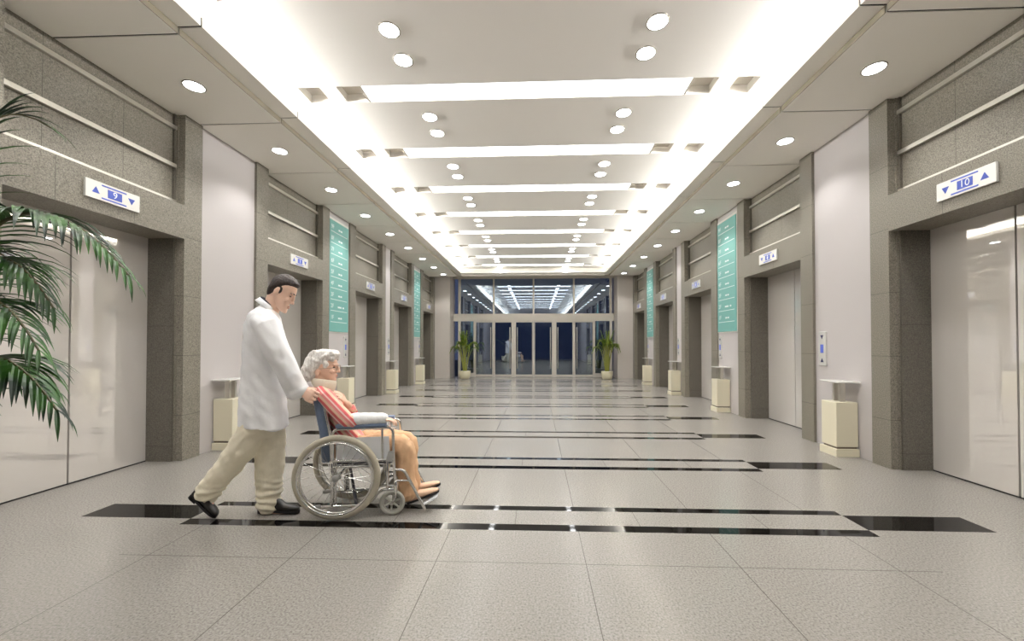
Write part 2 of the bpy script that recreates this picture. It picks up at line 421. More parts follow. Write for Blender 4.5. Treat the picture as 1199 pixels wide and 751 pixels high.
# granite portal round each elevator, doors, indicator sign
NUM = ['first', 'second', 'third', 'fourth', 'fifth', 'sixth', 'seventh', 'eighth', 'ninth', 'tenth', 'eleventh', 'twelfth']
SIGNNO = {-1: ['9', '1', '5', '3', '2'], 1: ['10', '8', '6', '4', '7']}
n_tr = n_dr = 0
for s in (-1, 1):
    row = 'elevator-9 wall' if s < 0 else 'elevator-10 wall'
    for i, (a, b, c, d) in enumerate(BAYS):
        n_tr += 1; n_dr += 1
        x = lambda h: hx(s, h)
        t = thing('trim_%d' % n_tr, (x(H_PIL), (a + d) / 2, 0), 'grey granite portal round the %s elevator along the %s' % (NUM[i], row), 'door surround', 'granite elevator portals', 'structure')
        for y0, y1, inner in ((a, b, b), (c, d, c)):
            m = MB(); m.box((x(H_PIL), y0, 0), (x(3.905), y1, Z_SOF + 0.02))
            sg = 1 if inner == b else -1
            m.box((x(3.905), y0, 0), (x(3.93), inner + sg * 0.008, Z_SOF + 0.02))
            obj('pilaster', m, M['granite'], t)
            m = MB(); m.box((x(3.93), y0, 0), (x(4.30), inner + sg * 0.028, 2.56)); m.box((x(3.93), y0, 2.56), (x(4.30), inner + sg * 0.028, Z_SOF + 0.02))
            tag(obj('jamb', m, M['granite_jamb'], t), 'darker granite reveal beside the doors')
        m = MB(); m.box((x(H_PIL), b, 2.495), (x(4.30), c, 2.872)); obj('lintel', m, M['granite_y'], t)
        m = MB(); m.box((x(3.955), b, 2.872), (x(4.30), c, Z_SOF + 0.02)); obj('transom_panel', m, M['granite_y'], t)
        for z0, z1 in ((3.722, 3.766), (3.29, 3.335), (2.872, 2.93)):
            m = MB(); m.box((x(3.92), b, z0), (x(3.956), c, z1)); tag(obj('metal_strip', m, M['steel'], t, bevel=0.003), 'bright metal strip')
        dd = thing('door_%d' % n_dr, (x(H_DOOR), (b + c) / 2, 0), 'pair of glossy off-white doors of the %s elevator along the %s' % (NUM[i], row), 'elevator door', 'elevator doors', 'structure')
        ym = (b + c) / 2
        for y0, y1 in ((b + 0.02, ym - 0.008), (ym + 0.008, c - 0.02)):
            m = MB(); m.box((x(H_DOOR), y0, 0.012), (x(H_DOOR + 0.04), y1, 2.51)); obj('door_panel', m, M['door'], dd)
        m = MB(); m.box((x(H_DOOR - 0.004), b + 0.02, 0.0005), (x(H_DOOR + 0.07), c - 0.02, 0.011)); tag(obj('sill_groove', m, M['dark'], dd), 'dark floor groove')
        # indicator plate
        nm = SIGNNO[s][i]; zc = 2.69; yc = ym; w2, h2 = 0.235, 0.082
        where = 'over the %s elevator along the %s' % (NUM[i], row)
        lab = {0: 'pale floor indicator plate reading %s in a blue square' % nm}.get(i, 'small floor indicator plate with blue square %s' % where)
        sg = thing('floor_indicator', (x(H_PIL), yc, zc), lab, 'sign', 'floor indicators over the elevator doors')
        m = MB(); m.box((x(H_PIL - 0.022), yc - w2, zc - h2), (x(H_PIL + 0.002), yc + w2, zc + h2)); obj('plate', m, M['steel_plate'], sg, bevel=0.004)
        r = V((0, -s, 0)); u = V((0, 0, 1)); fx = x(H_PIL - 0.0235); pc = V((fx, yc, zc)); dv = V((s * 0.002, 0, 0))
        def quad(mb, cx, cz, hw, hh, off=0.0):
            q = pc + V((-s * off, 0, 0)) + r * cx + u * cz
            mb.prism([q - r * hw - u * hh, q + r * hw - u * hh, q + r * hw + u * hh, q - r * hw + u * hh], dv)
        def tri(mb, cx, cz, k, upw):
            q = pc + r * cx + u * cz; e = 1 if upw else -1
            mb.prism([q - r * k - u * (k * 0.85 * e), q + r * k - u * (k * 0.85 * e), q + u * (k * 0.95 * e)], dv)
        m = MB(); tri(m, -0.155, 0.0, 0.032, s < 0); obj('up_arrow' if s < 0 else 'down_arrow', m, M['blue'], sg)
        m = MB(); tri(m, 0.155, 0.0, 0.032, s > 0); obj('up_arrow' if s > 0 else 'down_arrow', m, M['blue'], sg)
        m = MB(); quad(m, 0, 0.058, 0.108, 0.0065); quad(m, 0, -0.058, 0.108, 0.0065); obj('line_mark', m, M['blue'], sg)
        m = MB(); quad(m, 0.005, 0, 0.062, 0.038); sq = obj('number_square', m, M['blue'], sg)
        m = MB(); put_text(m, nm, pc + V((-s * 0.0012, 0, 0)) + r * 0.005, r, u, 0.085); obj('numeral', m, M['white_ink'], sq)

# call panels, litter bins, directory boards on the white wall panels
def call_panel(s, yc, lab):
    x = lambda h: hx(s, h); zc = 1.25
    t = thing('call_panel', (x(H_WALL), yc, zc), lab, 'call panel', 'elevator call panels')
    m = MB(); m.box((x(H_WALL - 0.02), yc - 0.062, zc - 0.222), (x(H_WALL + 0.002), yc + 0.062, zc + 0.222)); obj('plate', m, M['steel_plate'], t, bevel=0.006)
    dv = V((s * 0.003, 0, 0)); fx = x(H_WALL - 0.023); r = V((0, -s, 0)); u = V((0, 0, 1)); pc = V((fx, yc, zc))
    for e, z in ((1, -0.15), (-1, 0.15)):
        q = pc + u * z; k = 0.026; m = MB(); m.prism([q - r * k - u * k * e, q + r * k - u * k * e, q + u * k * e], dv); obj('up_button' if e > 0 else 'down_button', m, M['navy'], t)
    m = MB(); m.prism([pc - r * .026 - u * .055, pc + r * .026 - u * .055, pc + r * .026 + u * .055, pc - r * .026 + u * .055], dv); obj('display', m, M['blue'], t)
gaps = [(4.49, 5.40), (7.36, 8.20), (10.18, 10.58), (12.57, 13.35)]
gname = ['first', 'second', 'third', 'fourth']
def litter_bin():
    # base at origin, wall on the +x side
    t = thing('litter_bin', (0, 0, 0), '', 'bin', 'litter bins along the walls')
    m = MB(); m.box((-0.265, -0.135, 0), (0, 0.135, 0.09)); obj('plinth', m, M['bin'], t, bevel=0.005)
    m = MB(); m.box((-0.235, -0.105, 0.09), (-0.01, 0.105, 0.112)); tag(obj('groove', m, M['bin_dark'], t), 'dark groove above the plinth')
    m = MB(); m.box((-0.25, -0.12, 0.112), (-0.004, 0.12, 0.63)); obj('body', m, M['bin'], t, bevel=0.006)
    for y in (-0.045, 0.045):
        m = MB(); m.box((-0.16, y - 0.018, 0.63), (-0.10, y + 0.018, 0.855)); tag(obj('post', m, M['steel'], t, bevel=0.004), 'bright steel post')
    m = MB(); m.box((-0.245, -0.16, 0.855), (-0.01, 0.16, 0.872)); tag(obj('tray_top', m, M['steel_plate'], t, bevel=0.004), 'thin white metal top')
    return t
bin0 = None
def board(s, y0, y1, lab):
    x = lambda h: hx(s, h); z0, z1 = 1.56, 3.742
    t = thing('directory_board', (x(H_WALL), (y0 + y1) / 2, z0), lab, 'sign', 'teal floor directory boards')
    m = MB(); m.box((x(H_WALL - 0.012), y0 - 0.02, z0 - 0.02), (x(H_WALL + 0.002), y1 + 0.02, z1 + 0.05)); obj('backing', m, M['board'], t)
    m = MB(); m.box((x(H_WALL - 0.024), y0, z0), (x(H_WALL - 0.011), y1, z1)); obj('panel', m, M['teal'], t)
    r = V((0, -s, 0)); u = V((0, 0, 1)); w = (y1 - y0)
    ln = MB(); fx = x(H_WALL - 0.026)
    for k in range(9):
        z = z1 - 0.13 - k * (z1 - z0 - 0.30) / 8.5; cy = (y0 + y1) / 2; q = V((fx, cy, z)); tx = MB()
        put_text(tx, '%dF' % (9 - k), q - r * (w * 0.36), r, u, 0.115)
        for a, b in ([(-0.06, 0.03), (0.05, 0.14)] if k not in (7,) else [(-0.08, 0.12), (0.18, 0.26)]):
            qq = q - u * 0.012; tx.add([qq + r * (w * a) - u * .016, qq + r * (w * b) - u * .016, qq + r * (w * b) + u * .016, qq + r * (w * a) + u * .016], [(0, 1, 2, 3)])
        obj('lettering', tx, M['white_ink'], t)
        qq = q - u * 0.09; ln.prism([qq - r * w * .44 - u * .005, qq + r * w * .42 - u * .005, qq + r * w * .42 + u * .005, qq - r * w * .44 + u * .005], (s * 0.002, 0, 0))
    obj('rule_line', ln, M['white_ink'], t)
for s in (-1, 1):
    row = 'elevator-9 wall' if s < 0 else 'elevator-10 wall'
    for i, (g0, g1) in enumerate(gaps):
        nxt = NUM[i + 1]
        if i == 0: lab = 'pale call panel with two arrows %s' % ('on the white panel behind the walking person' if s < 0 else 'on the plain white panel beyond elevator 10')
        else: lab = 'call panel beside the %s elevator along the %s' % (nxt, row)
        call_panel(s, g1 - 0.14 if i != 1 else (8.1 if s > 0 else 8.05), lab)
        y = (4.83, 7.84, 10.42, 12.95)[i]
        if bin0 is None: bin0 = litter_bin(); t = bin0
        else: t = copy_tree(bin0)
        place(t, (hx(s, H_WALL - 0.004), y, 0), 0 if s > 0 else PI)
        t['label'] = 'cream litter bin with tray top at the %s white panel of the %s' % (gname[i], row)
        if i in (1, 3):
            board(s, g0 + 0.03 if s < 0 else g0 + 0.08, g1 - 0.06 if s < 0 else g1 - 0.02, 'tall teal floor directory on the %s white panel of the %s' % (gname[i], row))

# ------------------------------------------------------------------ ceiling
STR_Y = [4.505 - 0.1425 + 1.375 * k for k in range(-2, 8)]; STR_H = 0.1425; SLOT = 2.52
cb = MB(); y = Y_BACK - 0.2
for yc in STR_Y:
    cb.box((hx(-1, 3.3), y, Z_CEIL), (hx(1, 3.3), yc - STR_H, Z_CEIL + 0.2))
    for s in (-1, 1): cb.box((hx(s, SLOT), yc - STR_H, Z_CEIL), (hx(s, 3.3), yc + STR_H, Z_CEIL + 0.2))
    y = yc + STR_H
cb.box((hx(-1, 3.3), y, Z_CEIL), (hx(1, 3.3), Y_GLASS + 0.3, Z_CEIL + 0.2))
tag(obj('ceiling', cb, M['ceiling']), 'cream raised ceiling with lit slots between the two soffits', 'ceiling', kind='structure')
Y_X = 14.62       # cross soffit over the entrance
for s in (-1, 1):
    sb = MB(); j0 = 3.14 - 1.32 * 7; e = [j0 + 1.32 * k for k in range(20)]; e = [q for q in e if q > Y_BACK + 0.2 and q < Y_GLASS - 0.5]
    e = [Y_BACK] + [q for q in e if q < 14.2] + [14.8]; g = 0.009
    prof = [(2.66, 4.045), (2.66, 3.957), (2.866, 3.957), (2.866, 3.90), (4.6, 3.90), (4.6, 4.02), (2.70, 4.02), (2.70, 4.045)]
    for a, b in zip(e, e[1:]):
        sb.prism([(hx(s, h), a + g, z) for h, z in prof], (0, b - a - 2 * g, 0))
        sb.box((hx(s, 2.858), a + g, 3.9015), (hx(s, 2.8665), b - g, 3.9575), 2)  # thin bar on the step face, coloured as its shadow groove
    dk = [(2.667, 4.04), (2.667, 3.963), (2.873, 3.963), (2.873, 3.907), (4.59, 3.907), (4.59, 4.012), (2.69, 4.012), (2.69, 4.04)]
    sb.prism([(hx(s, h), Y_BACK, z) for h, z in dk], (0, 14.79 - Y_BACK, 0), 1)
    sb.box((hx(s, 3.02), Y_BACK, 4.0), (hx(s, 3.06), 14.8, 4.35), 0)
    tag(obj('ceiling_soffit', sb, [M['soffit'], M['dark'], M['trim']]), 'lower soffit band of cream panels over the elevator-%s wall' % ('9' if s < 0 else '10'), 'ceiling', 'lower ceiling soffits', 'structure')  # M['trim'] is the painted shade on the step face
    m = MB(); m.tube([(hx(s, 2.84), Y_BACK + 0.05, 4.045), (hx(s, 2.84), Y_X - 0.1, 4.045)], 0.018, 8)
    cl = thing('cove_light', (hx(s, 2.86), 5, 4.035), 'long glowing cove light above the soffit over the elevator-%s wall' % ('9' if s < 0 else '10'), 'light', 'cove lights'); obj('tube', m, M['cove'], cl)
    A = bpy.data.lights.new('ceiling_fill', 'AREA'); A.shape = 'RECTANGLE'; A.size = 18.5; A.size_y = 0.035; A.energy = 185; A.spread = math.radians(82); A.color = (0.965, 0.965, 0.96)  # added fill lamp, hidden behind the cove lip, to brighten the ceiling
    ao = bpy.data.objects.new('ceiling_fill', A); COL.objects.link(ao); ao.location = (hx(s, 3.0), 4.9, 4.062); c_, s_ = math.cos(.07), math.sin(.07)
    ao.matrix_world = Matrix.Translation(ao.location) @ Matrix(((0, -s * s_ * -1, s * c_), (1, 0, 0), (0, c_, -s_))).to_4x4()
xb = MB(); xb.box((hx(-1, 2.68), Y_X, 3.90), (hx(1, 2.68), 14.8, 4.16)); xb.box((hx(-1, 3.1), Y_X + .02, 4.0), (hx(1, 3.1), 14.81, 4.3)); xb.box((hx(-1, 2.66), Y_X - 0.18, 3.957), (hx(1, 2.66), Y_X, 4.045)); xb.box((hx(-1, 4.6), 14.8, 4.12), (hx(1, 4.6), Y_GLASS + 0.3, 4.3))
tag(obj('ceiling_bulkhead', xb, M['soffit']), 'cream bulkhead across the hall above the glass entrance', 'ceiling', kind='structure')
# linear lights
def linear_light():
    t = thing('linear_light', (0, 0, Z_CEIL), '', 'light', 'linear ceiling lights')
    m = MB(); m.box((-SLOT, -STR_H, Z_CEIL + 0.10), (SLOT, STR_H, Z_CEIL + 0.2)); obj('housing', m, M['slot'], t)
    m = MB(); m.box((-1.80, -STR_H + 0.004, Z_CEIL + 0.004), (1.80, STR_H - 0.004, Z_CEIL + 0.1)); tag(obj('diffuser', m, M['strip'], t), 'glowing white diffuser')
    for s in (-1, 1):
        m = MB(); m.box((s * 1.80, -STR_H + 0.002, Z_CEIL + 0.001), (s * 1.825, STR_H - 0.002, Z_CEIL + 0.1)); obj('end_plate', m, M['slot'], t)
        m = MB(); m.box((s * 2.09, -STR_H + 0.004, Z_CEIL + 0.012), (s * 2.28, STR_H - 0.004, Z_CEIL + 0.1)); tag(obj('air_vent', m, M['ceiling'], t), 'pale vent block at the end of the slot')
    return t
l0 = None
near_no = 0
for yc in STR_Y:
    if l0 is None: l0 = linear_light(); t = l0
    else: t = copy_tree(l0)
    place(t, (XC, yc, Z_CEIL))
    if yc > 4: near_no += 1; t['label'] = '%s lit linear ceiling strip counting from the camera towards the entrance' % NUM[near_no - 1]
    else: t['label'] = 'lit linear ceiling strip overhead behind the camera'
# downlights
def downlight(z):
    t = thing('downlight', (0, 0, z), '', 'light')
    m = MB(); m.lathe([(0.086, -0.001), (0.086, -0.005), (0.092, -0.006), (0.098, -0.004), (0.099, 0.0)], (0, 0, z), 32, cap=False); obj('bezel', m, M['bezel'], t, smooth=True)
    m = MB(); m.lathe([(0.001, -0.004), (0.0865, -0.004), (0.0865, -0.001), (0.001, -0.001)], (0, 0, z), 32); obj('lens', m, M['lamp'], t)
    return t
d0 = downlight(Z_CEIL); d1 = downlight(Z_SOF)
u0 = u1 = False
def spot(x, y, z, e=27):
    L = bpy.data.lights.new('downlight_beam', 'SPOT'); L.energy = e; L.spot_size = math.radians(112); L.spot_blend = 0.55; L.shadow_soft_size = 0.08; L.color = (0.965, 0.965, 0.96)
    o = bpy.data.objects.new('downlight_beam', L); COL.objects.link(o); o.location = (x, y, z - 0.03)
for s in (-1, 1):
    n = 0
    for k in range(-2, 9):
        for q, dy in enumerate((0.0, 0.375)):
            y = 3.47 + 1.36 * k + dy
            if y > 14.8: continue
            if not u0: t = d0; u0 = True
            else: t = copy_tree(d0)
            if y > 2.0: spot(hx(s, 1.2), y, Z_CEIL, 17)
            place(t, (hx(s, 1.2), y, Z_CEIL)); t['group'] = 'downlights in the raised ceiling'
            rowl = 'the elevator-%s side row' % ('9' if s < 0 else '10')
            if y > 3: n += 1; t['label'] = 'round raised-ceiling downlight, %s from the camera in %s' % ((NUM + ['thirteenth', 'fourteenth', 'fifteenth', 'sixteenth', 'seventeenth', 'eighteenth'])[n - 1], rowl)
            else: t['label'] = 'round downlight in the raised ceiling behind the camera in ' + rowl
    n = 0
    for k in range(-3, 9):
        y = 3.785 + 1.32 * k
        if not u1: t = d1; u1 = True
        else: t = copy_tree(d1)
        place(t, (hx(s, 3.305), y, Z_SOF)); t['group'] = 'downlights in the lower soffits'
        if y > 3: n += 1; t['label'] = 'round soffit downlight above the elevator-%s wall, %s from the camera' % ('9' if s < 0 else '10', NUM[n - 1])
        else: t['label'] = 'round soffit downlight behind the camera above the elevator-%s wall' % ('9' if s < 0 else '10')
        if y > -0.4: spot(hx(s, 3.305), y, Z_SOF)

# ------------------------------------------------------------------ glass entrance
def gx(px): return (px - 628.0) * Y_GLASS / 460.0
ZT0, ZT1 = 2.26, 2.56
fr = MB(); A0, A1 = hx(-1, 3.245) , hx(1, 3.245)
D = 0.05
fr.box((A0, Y_GLASS - D, ZT0), (A1, Y_GLASS + D, ZT1))
fr.box((A0, Y_GLASS - D, 3.98), (A1, Y_GLASS + D, 4.12))
for px, w in ((537.6, .05), (578, .035), (624.7, .035), (671.7, .035), (714.3, .05)): fr.box((gx(px) - w, Y_GLASS - D + .006, ZT1 - .02), (gx(px) + w, Y_GLASS + D - .006, 4.0))
for px, w in ((537.6, .05), (555.5, .04), (578, .04), (601.5, .075), (624.7, .035), (648.7, .075), (671.7, .04), (695, .04), (714.3, .05)): fr.box((gx(px) - w, Y_GLASS - D + .006, 0), (gx(px) + w, Y_GLASS + D - .006, ZT0 + .02))
for a, b in ((537.6, 555.5), (695, 714.3)): fr.box((gx(a), Y_GLASS - D, 0.001), (gx(b), Y_GLASS + D, 0.16))
wn = tag(obj('window_1', fr, M['alu']), 'pale framed glass entrance wall at the far end of the hall', 'window', kind='structure')
for i, (a, b) in enumerate(((537.6, 578), (578, 624.7), (624.7, 671.7), (671.7, 714.3))):
    m = MB(); m.box((gx(a), Y_GLASS - 0.006, ZT1 - 0.01), (gx(b), Y_GLASS + 0.006, 4.0)); obj('pane', m, M['glass'], wn)
for a, b in ((537.6, 555.5), (695, 714.3)):
    m = MB(); m.box((gx(a), Y_GLASS - 0.006, 0.15), (gx(b), Y_GLASS + 0.006, ZT0 + 0.01)); obj('pane', m, M['glass'], wn)
leafs = [(555.5, 578, 1, 'first'), (578, 601.5, 1, 'second'), (601.5, 624.7, -1, 'third'), (624.7, 648.7, 1, 'fourth'), (648.7, 671.7, -1, 'fifth'), (671.7, 695, -1, 'sixth')]
for i, (a, b, hs, nm) in enumerate(leafs):
    n_dr += 1
    x0, x1 = gx(a) + 0.045, gx(b) - 0.045
    if a in (601.5, 648.7): x0 += .035
    if b in (601.5, 648.7): x1 -= .035
    t = thing('door_%d' % n_dr, ((x0 + x1) / 2, Y_GLASS, 0), '%s glazed entrance door leaf from the elevator-9 side' % nm, 'glass door', 'entrance door leaves', 'structure')
    m = MB(); r = 0.014
    for q in ((x0, x0 + r), (x1 - r, x1)): m.box((q[0], Y_GLASS - 0.03, 0.01), (q[1], Y_GLASS + 0.03, ZT0))
    m.box((x0, Y_GLASS - 0.025, 0.011), (x1, Y_GLASS + 0.025, 0.10)); m.box((x0, Y_GLASS - 0.025, ZT0 - 0.05), (x1, Y_GLASS + 0.025, ZT0)); obj('frame', m, M['alu'], t)
    m = MB(); m.box((x0 + .01, Y_GLASS - 0.005, 0.09), (x1 - .01, Y_GLASS + 0.005, ZT0 - .04)); obj('pane', m, M['glass'], t)
    hxp = x1 - 0.07 if hs > 0 else x0 + 0.07
    m = MB(); m.tube([(hxp, Y_GLASS - 0.075, 0.35), (hxp, Y_GLASS - 0.075, 2.0)], 0.018, 8)
    for z in (0.45, 1.9): m.tube([(hxp, Y_GLASS - 0.075, z), (hxp, Y_GLASS - 0.02, z)], 0.01, 6)
    tag(obj('handle', m, M['steel'], t, smooth=True), 'long vertical pull bar')
# night outside
g = MB(); g.box((-14, Y_GLASS + 0.3, -0.1), (14, 34, -0.01)); tag(obj('ground', g, M['night_ground']), 'dark paving outside the entrance', 'ground', kind='structure')

# ------------------------------------------------------------------ picture helpers: a pixel and a depth give a point in the hall
def ray(x, y): return RT * ((x - PX) / F) + UP * ((PY - y) / F) + FW
def at(x, y, Y):
    r = ray(x, y); return CAM + r * (Y / r.y)

# ================================================================== wheelchair
O = V((-1.481, 2.875, 0)); PHI = math.radians(10)
E1 = V((math.cos(PHI), math.sin(PHI), 0)); E2 = V((-math.sin(PHI), math.cos(PHI), 0)); EZ = V((0, 0, 1))
def S(x, y, d):
    r = ray(x, y); return CAM + r * (((O + E2 * d) - CAM).dot(E2) / r.dot(E2))
def loc_uv(p): q = p - O; return q.dot(E1), q.dot(E2), q.z
def L(u, d, z): return O + E1 * u + E2 * d + EZ * z
def fillet(pts, rad, n=6):
    P = [V(p) for p in pts]; out = [P[0]]
    for a, b, c in zip(P, P[1:], P[2:]):
        r = min(rad, (a - b).length * .48, (c - b).length * .48)
        p = b + (a - b).normalized() * r; q = b + (c - b).normalized() * r
        for k in range(n + 1):
            t = k / n; out.append((1 - t) ** 2 * p + 2 * t * (1 - t) * b + t * t * q)
    out.append(P[-1]); return out
WID = 0.40; FD = 0.035
wc = thing('wheelchair', O + E2 * 0.2, 'chrome wheelchair with slate blue back and grey tyres carrying the seated person', 'wheelchair')
RW = 0.312
def big_wheel(d, near):
    c = L(0, d, RW + 0.004)
    m = MB(); m.torus(c, E2, RW - 0.021, 0.023, 96, 12, sq=.8); w = obj('wheel', m, M['tyre'], wc, smooth=True)
    m = MB(); m.torus(c, E2, RW - 0.049, 0.009, 96, 8, sq=1.4); obj('rim', m, M['chrome'], w, smooth=True)
    m = MB(); m.torus(c - E2 * (0.045 if near else -0.045), E2, RW - 0.05, 0.0075, 96, 8); 
    for k in range(6):
        a = 2 * PI * k / 6 + .3; v = E1 * math.cos(a) + EZ * math.sin(a); m.tube([c + v * (RW - .045), c + v * (RW - .05) - E2 * (0.045 if near else -0.045)], .004, 6)
    obj('push_rim', m, M['chrome'], w, smooth=True)
    m = MB(); m.lathe([(0.0, -0.045), (0.020, -0.045), (0.026, -0.03), (0.019, -0.022), (0.019, 0.022), (0.026, 0.03), (0.02, 0.045), (0.0, 0.045)], c, 20, axis=E2); tag(obj('hub', m, M['grip'], w, smooth=True), 'grey hub')
    m = MB()
    for k in range(28):
        a = 2 * PI * k / 28; tw = 0.45 * (1 if k % 2 else -1); sd = 0.026 * (1 if (k // 2) % 2 else -1)
        m.tube([c + (E1 * math.cos(a + tw) + EZ * math.sin(a + tw)) * 0.022 + E2 * sd, c + (E1 * math.cos(a) + EZ * math.sin(a)) * (RW - .045)], 0.0016, 5)
    obj('spokes', m, M['chrome'], w)
big_wheel(0.0, True); big_wheel(WID, False)
def side_frame(off):
    T = lambda x, y: S(x, y, FD) + E2 * off
    R_ = 0.0115
    m = MB()
    # arm rest loop and front upright
    m.tube(fillet([T(389.4, 541), T(389.4, 503.2), T(460.0, 500.2), T(461.5, 545), T(463.5, 573)], 0.05), R_, 10)
    m.tube([T(447.5, 503), T(448.3, 540)], R_ * .8, 8)
    fr_ = obj('side_frame', m, M['chrome'], wc, smooth=True)
    m = MB(); m.tube(fillet([T(389, 543), T(389, 593.5)], .02), R_ * 1.2, 10); m.tube([T(392.6, 541), T(392.6, 593.5)], R_ * .8, 8)
    m.tube([T(389, 547.5), T(433, 546.2)], R_, 8); m.tube([T(387, 540.5), T(461, 538.5)], R_, 8)
    m.tube(fillet([T(366, 594.5), T(427, 591.5), T(436, 587), T(445, 574), T(463, 573)], 0.05), R_, 10)
    m.tube([T(391, 571.5), T(392, 571.5)], R_, 8); m.tube([T(440, 569.5), T(462, 568.5)], R_ * .8, 8); m.tube([T(453.5, 541), T(454, 572)], R_, 8)
    m.tube([T(441, 540), T(442, 574)], R_ * .9, 8)
    obj('lower_frame', m, M['chrome'], wc, smooth=True)
    m = MB(); m.tube([T(361, 595.5), T(374, 593.8)], 0.017, 10); tag(obj('tip_cap', m, M['grip'], wc, smooth=True), 'grey rubber tip')
    # arm pad
    a, b = T(393.5, 499.2), T(453, 497.6); mid = (a + b) / 2; ax = (b - a) / 2
    m = MB(); m.obox(mid + E2 * 0.0, ax, E2 * 0.03, EZ * 0.014); tag(obj('arm_pad', m, M['vinyl'], wc, bevel=0.01, smooth=True), 'slate blue arm pad')
    # side guard
    q = [T(393, 514), T(455, 511.5), T(456.5, 537), T(393, 540)]; m = MB(); m.prism([p - E2 * 0.003 + E2 * .01 for p in q], E2 * 0.006); tag(obj('side_guard', m, M['guard'], wc), 'shiny silver side guard')
    # back post and push handle
    m = MB(); m.tube(fillet([T(388.5, 543), T(386.5, 508), T(378.0, 465.5), T(366, 466.0)], 0.03), R_, 10); obj('back_post', m, M['chrome'], wc, smooth=True)
    m = MB(); m.tube([T(372.5, 465.8), T(356.5, 466.2)], 0.0165, 12); tag(obj('push_handle', m, M['grip'], wc, smooth=True), 'grey rubber push handle')
    # brake
    m = MB(); m.prism([T(455, 529), T(460.5, 528), T(459.5, 540), T(452, 540)], -E2 * 0.02); tag(obj('brake_lever', m, M['grip'], wc), 'grey brake lever')
    # castor
    pc = S(459.2, 597, FD) + E2 * off; rc = 0.094; u, d_, _ = loc_uv(pc); c = L(u, FD + off, rc + 0.003)
    st = T(463.5, 572)
    m = MB(); m.tube([st + EZ * 0.05, st - EZ * 0.04], 0.016, 10)
    for sgn in (-1, 1):
        m.tube(fillet([st - EZ * 0.03 + E2 * 0.012 * sgn, st - EZ * 0.075 + E2 * 0.026 * sgn, c + E2 * 0.026 * sgn], 0.03), 0.008, 8)
    m.tube([c - E2 * .03, c + E2 * .03], .007, 8)
    fk = obj('castor_fork', m, M['chrome'], wc, smooth=True)
    m = MB(); m.torus(c, E2, rc - 0.013, 0.0145, 48, 10); cw = obj('castor_wheel', m, M['tyre_small'], wc, smooth=True)
    m = MB(); m.torus(c, E2, rc - 0.03, 0.006, 40, 8)
    for k in range(6):
        a = 2 * PI * k / 6 + .4; v = E1 * math.cos(a) + EZ * math.sin(a); m.tube([c + v * .012, c + v * (rc - .03)], (.008, .007), 8)
    m.lathe([(0, -0.018), (0.018, -0.018), (0.018, 0.018), (0, 0.018)], c, 16, axis=E2); tag(obj('castor_spokes', m, M['tyre_small'], cw, smooth=False), 'pale moulded spokes')
    # foot rest hanger and plate
    m = MB(); m.tube(fillet([T(462.5, 550), T(473, 550.2), T(497, 595.5)], 0.05), R_, 10); m.tube([T(463, 563), T(479, 562.8)], R_ * .7, 8); obj('foot_hanger', m, M['chrome'], wc, smooth=True)
    inw = 1 if off < 0.1 else -1
    a, b = T(495, 592.5), T(512.5, 582.5)
    m = MB(); m.obox((a + b) / 2 + E2 * inw * 0.06, (b - a) / 2, E2 * 0.055, EZ.cross(E2) * 0 + EZ * 0.006); tag(obj('foot_plate', m, M['guard'], wc, bevel=.004), 'silver foot plate')
    return pc
side_frame(0.0); side_frame(WID - 2 * FD)
T = lambda x, y, d=FD: S(x, y, d)
SP = WID - 2 * FD
# seat sling, back sling, cross brace
m = MB(); a, b = T(390, 540), T(459, 538.5); m.prism([a, b, b + E2 * SP, a + E2 * SP], EZ * -0.03); tag(obj('seat', m, M['seat'], wc, bevel=.006), 'dark vinyl seat')
m = MB(); secs = []
back_pts = [(389, 542), (387.6, 525), (386.0, 507), (382.2, 488), (379.2, 473), (378.0, 467)]
NB = 12
for x, y in back_pts:
    base = T(x, y)
    rowf = []; rowb = []
    for k in range(NB + 1):
        f = k / NB; sag = 4 * f * (1 - f) * 0.030
        p = base + E2 * (SP * f) - E1 * (0.012 + sag); rowf.append(p + E1 * .004); rowb.append(p - E1 * (.062 * min(1, 6 * f * (1 - f) + .8)))
    secs.append(rowf + rowb[::-1])
n = len(secs[0]); vs = [p for r in secs for p in r]; fs = [(i * n + k, i * n + (k + 1) % n, (i + 1) * n + (k + 1) % n, (i + 1) * n + k) for i in range(len(secs) - 1) for k in range(n)]
fs += [tuple(range(n))[::-1], tuple(range((len(secs) - 1) * n, len(secs) * n))]
m.add(vs, fs); tag(obj('backrest', m, M['vinyl'], wc, smooth=True), 'slate blue vinyl back')
m = MB(); m.tube([T(410, 547, FD + .02), T(418, 590, WID - FD - .02)], .011, 8); m.tube([T(410, 547, WID - FD - .02), T(417, 590, FD + .02)], .011, 8); tag(obj('cross_brace', m, M['seat'], wc, smooth=True), 'dark folding cross brace')
m = MB(); m.tube([L(0, 0, RW + .004), L(0, WID, RW + .004)], .012, 10); obj('axle', m, M['chrome'], wc, smooth=True)

